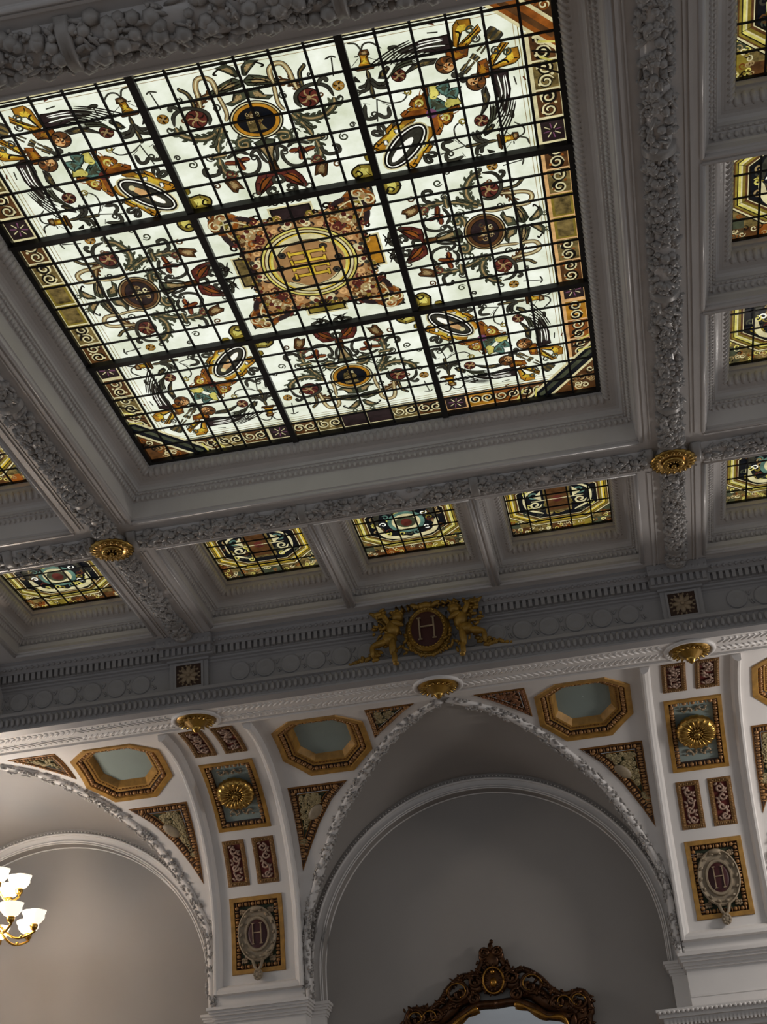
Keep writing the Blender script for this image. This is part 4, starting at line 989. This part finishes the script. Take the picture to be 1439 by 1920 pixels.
# ---- piers and imposts
for k,lb in((0,'left'),(1,'right')):
    X=-2.4+22.8*k if k else -2.4
    b=MB(); b.box(X-2.25,X+2.25,45.15,47,-38.1,-16.3,'cove_paint'); b.build('wall_pier' if 0 else 'wall_far',kind='structure')
    b=MB()
    for p,z0,z1 in((.62,-16.62,-16.48),(.5,-16.74,-16.62),(.4,-16.86,-16.74),(.22,-17.02,-16.86),(.12,-17.14,-17.02)):
        b.box(X-2.25-p*.5,X+2.25+p*.5,45.15-p,46.9,z0,z1,'cove_paint'); b.box(X-2.95-p*.5,X+2.95+p*.5,46.3-p*.6,46.9,z0,z1,'cove_paint')
    b.box(X-2.22,X+2.22,45.12,46,-18.4,-18.3,'cove_paint')
    b.box(X-2.95,X+2.95,46.25,46.96,-18.95,-17.1,'cove_paint')
    b.build('impost',label='white moulded impost under the %s pilaster strip'%lb,cat='cornice',group='imposts of the piers')
    b=MB()
    for p,z0,z1 in((1.0,-19.1,-18.97),(.9,-19.35,-19.1),(.7,-19.6,-19.35),(.4,-19.9,-19.6)): b.box(X-2.95-p,X+2.95+p,45.15-p,46.96,z0,z1,'cove_paint')
    for i in range(36): b.ell((X-3.8+.215*i,44.16,-19.12),(.09,.06,.1),'cove_paint')
    for i in range(40): b.box(X-3.5+.18*i-.05,X-3.5+.18*i+.05,44.4,44.6,-19.7,-19.45,'cove_paint')
    b.build('lower_cornice',label='white dentil cornice low on the %s pier'%lb,cat='cornice',group='lower cornices of the piers')
# ---- rococo mirror
t=thing('rococo_mirror','dark carved bronze mirror with pierced crest at the bottom of the middle niche','mirror',(9,46.8,-29))
mx=8.95
gl=[(-3.5,-28),(-3.5,-19.2),(-3.2,-18.5),(-2.3,-18.35),(-1.6,-17.9),(-.8,-17.55),(0,-17.6),(.8,-17.55),(1.6,-17.9),(2.3,-18.35),(3.2,-18.5),(3.5,-19.2),(3.5,-28)]
b=MB(lambda V:np.c_[mx+V[:,0],46.78-V[:,2],V[:,1]]); b.poly3(gl,(0,.06),'mirror_glass'); b.build('mirror_plate',t)
R=random.Random(11)
fx=lambda V:np.c_[mx+V[:,0],46.72-V[:,2],V[:,1]]
b=MB(fx)
for sg in(-1,1):
    out=[(sg*4.3,-28.3),(sg*4.3,-19.5),(sg*4.5,-18.2),(sg*4.2,-17.3),(sg*3.3,-17.35),(sg*2.7,-17.0),(sg*2.2,-16.4),(sg*1.5,-15.95),(sg*.9,-16.0),(sg*.5,-15.4),(sg*.3,-14.8)]
    P=cat_rom(out,5); b.tube(np.c_[P,np.full(len(P),.1)],.16,'bronze',6)
    inn=[(sg*3.65,-28.2),(sg*3.65,-19.3),(sg*3.35,-18.4),(sg*2.4,-18.2),(sg*1.7,-17.75),(sg*.9,-17.4),(0,-17.42)]
    P2=cat_rom(inn,5); b.tube(np.c_[P2,np.full(len(P2),.12)],.2,'bronze',6)
    mid=[(sg*4.0,-28.2),(sg*4.0,-19.5),(sg*4.0,-18.1),(sg*3.3,-17.9),(sg*2.5,-17.6),(sg*1.8,-17.0),(sg*.9,-16.8)]
    P3=cat_rom(mid,5); b.tube(np.c_[P3,np.full(len(P3),.0)],.42,'bronze',8,.5)
    for cx_,cz,r in((3.9,-17.75,.5),(1.75,-16.75,.62),(2.9,-17.7,.35),(.85,-16.3,.35),(4.05,-18.9,.35),(1.0,-17.1,.3),(.3,-15.0,.25)):
        for wnd in(1,-1):
            b.tube([(sg*(cx_+r*(1-.08*q)*math.cos(q*.55*wnd+1)),cz+r*(1-.08*q)*math.sin(q*.55*wnd+1),.22+.01*q) for q in range(11)],.085,'bronze',6)
    for q in range(170):
        i=R.randrange(len(P3)-1) if q%2 else R.randrange(len(P)-1); c=(P3 if q%2 else P)[i]
        if c[1]<-21: c=np.array([c[0],R.uniform(-28,-17.8)])
        b.ell((c[0]+R.uniform(-.22,.22),c[1]+R.uniform(-.16,.16),R.uniform(.05,.3)),(R.uniform(.12,.24),R.uniform(.05,.1),.08),'bronze',rotm(0,0,R.uniform(0,3)))
b.tube([(-4.2,-28.3,.1),(0,-28.6,.1),(4.2,-28.3,.1)],.4,'bronze',8,.5)
b.build('carved_frame',t)
b=MB(fx)
for c,r in(((0,-16.3,.15),(.75,.75,.2)),((0,-15.3,.15),(.4,.55,.18)),((-.38,-15.15,.15),(.25,.3,.12)),((.38,-15.15,.15),(.25,.3,.12)),((0,-14.75,.15),(.14,.28,.12)),((.08,-14.45,.15),(.1,.12,.08)),((-.9,-16.5,.1),(.4,.35,.1)),((.9,-16.5,.1),(.4,.35,.1))): b.ell(c,r,'bronze',None,True)
for q in range(60): a=q*.37; rr=R.uniform(.3,.75); b.ell((rr*math.cos(a),-16.25+rr*math.sin(a),.3),(.14,.06,.06),'bronze',rotm(0,0,a))
b.build('crest',t)
b=MB(fx); n=24
b.tube([(.5*math.cos(2*PI*i/n),-16.35+.62*math.sin(2*PI*i/n),.38) for i in range(n+1)],.05,'bronze_gilt',6)
b.ell((0,-15.95,.38),(.14,.14,.08),'bronze_gilt'); b.ell((0,-16.45,.34),(.22,.3,.08),'bronze_gilt')
for sg in(-1,1):
    for cx_,cz,r in((1.75,-16.75,.6),(3.9,-17.75,.42),(3.2,-17.75,.42)): b.tube([(sg*(cx_+r*(1-.07*q)*math.cos(q*.5)),cz+r*(1-.07*q)*math.sin(q*.5),.34) for q in range(10)],.035,'bronze_gilt',5)
    P2=cat_rom([(sg*3.5,-20),(sg*3.45,-19.2),(sg*3.1,-18.42),(sg*2.3,-18.3),(sg*1.6,-17.85),(sg*.9,-17.55)],5); b.tube(np.c_[P2,np.full(len(P2),.3)],[.05+.09*abs(math.sin(i*.45)) for i in range(len(P2))],'bronze_gilt',6)
b.build('gilt_highlights',t)
# ---- chandelier in the left bay
mat('opal',[1,.95,.85,1],.3); sh=M['opal'].node_tree.nodes['Principled BSDF']; sh.inputs['Emission Color'].default_value=(1,.93,.78,1); sh.inputs['Emission Strength'].default_value=.8
cx,cy=-14.55,40
t=thing('chandelier','brass chandelier with white glass tulip shades, cut by the left edge','lamp',(cx,cy,-13.6))
b=MB(); b.lathe((cx,cy,0),[(.08,-5.6),(.08,-8.6),(.2,-8.8),(.12,-9.1),(.3,-9.6),(.42,-10.0),(.2,-10.6),(.15,-11.4),(.4,-11.9),(.5,-12.4),(.25,-12.9),(.12,-13.2),(.18,-13.45),(.02,-13.7)],'brass',20); b.build('stem',t)
k=0
for tier,(r,z,n,ph) in enumerate(((1.55,-10.75,6,.2),(2.35,-12.55,8,.15))):
    for i in range(n):
        a=2*PI*i/n+ph; c,s=math.cos(a),math.sin(a); b=MB()
        b.tube(cat_rom([(cx+.3*c,cy+.3*s,z+.5),(cx+.6*r*c,cy+.6*r*s,z-.55),(cx+r*c,cy+r*s,z-.35),(cx+r*c,cy+r*s,z)],5),.06,'brass',6)
        b.lathe((cx+r*c,cy+r*s,z),[(.03,-.3),(.16,-.2),(.2,-.02),(.14,.05)],'brass',12); b.ell((cx+.75*r*c,cy+.75*r*s,z-.52),(.1,.1,.1),'brass'); arm=b.build('arm',t)
        b=MB(); b.lathe((cx+r*c,cy+r*s,z),[(.12,.0),(.34,.1),(.5,.3),(.52,.48),(.6,.62),(.58,.63),(.49,.48),(.46,.32),(.3,.14)],'opal',16,mod=lambda a,i:.05*math.cos(a*6) if i in(3,4,5) else 0); b.build('glass_shade',arm)
# floor
b=MB(); b.box(-30,48,-60,47,-38.4,-38.15,'floor_stone'); b.build('floor',kind='structure')
# ================= light, sky, camera =================
def light(kind,name,loc,energy,color=(1,1,1),size=.3,rot=None,sy=None):
    l=bpy.data.lights.new(name,kind); l.energy=energy; l.color=color
    if kind=='AREA': l.size=size; l.shape='RECTANGLE'; l.size_y=sy or size
    else: l.shadow_soft_size=size
    o=bpy.data.objects.new(name,l); col.objects.link(o); o.location=Wp(np.array(loc,float)); 
    if rot: o.rotation_euler=rot
    return o
light('POINT','chandelier_light',(-14.55,39,-10.9),LC,(1,.92,.85),.35)
light('POINT','chandelier_light',(-14.55,40,-13.6),LC*.3,(1,.68,.4),.1)
light('POINT','second_chandelier_light',(32.35,39,-11),LC2,(1,.93,.86),.35)
light('AREA','tall_window_daylight',(6,-75,-22),LW,(.8,.9,1),6,(math.radians(100),0,0),3)
w=bpy.data.worlds.new('hall'); bpy.context.scene.world=w; w.use_nodes=True; bg=w.node_tree.nodes['Background']; bg.inputs[0].default_value=(.93,.96,1,1); bg.inputs[1].default_value=WS
cam=bpy.data.cameras.new('camera'); co=bpy.data.objects.new('camera',cam); col.objects.link(co)
from mathutils import Matrix
CR=np.array([[0.97998602,0.18517306,-0.0730639695],[-0.153505055,0.469266366,-0.869612142],[-0.12674228,0.863423427,0.4882995]])
CC=Wp(np.array([16.50902861,-28.59222297,-32.01146206]))
mw=Matrix.Identity(4)
for i in range(3): mw[i][0]=CR[0][i]; mw[i][1]=-CR[1][i]; mw[i][2]=-CR[2][i]; mw[i][3]=CC[i]
co.matrix_world=mw; cam.sensor_fit='VERTICAL'; cam.sensor_height=36; cam.lens=36*2834.451/1920; cam.clip_end=200
sc=bpy.context.scene; sc.camera=co
sc.view_settings.view_transform='Standard'; sc.view_settings.look='None'; sc.view_settings.gamma=1; sc.view_settings.use_curve_mapping=False; sc.view_settings.exposure=EX
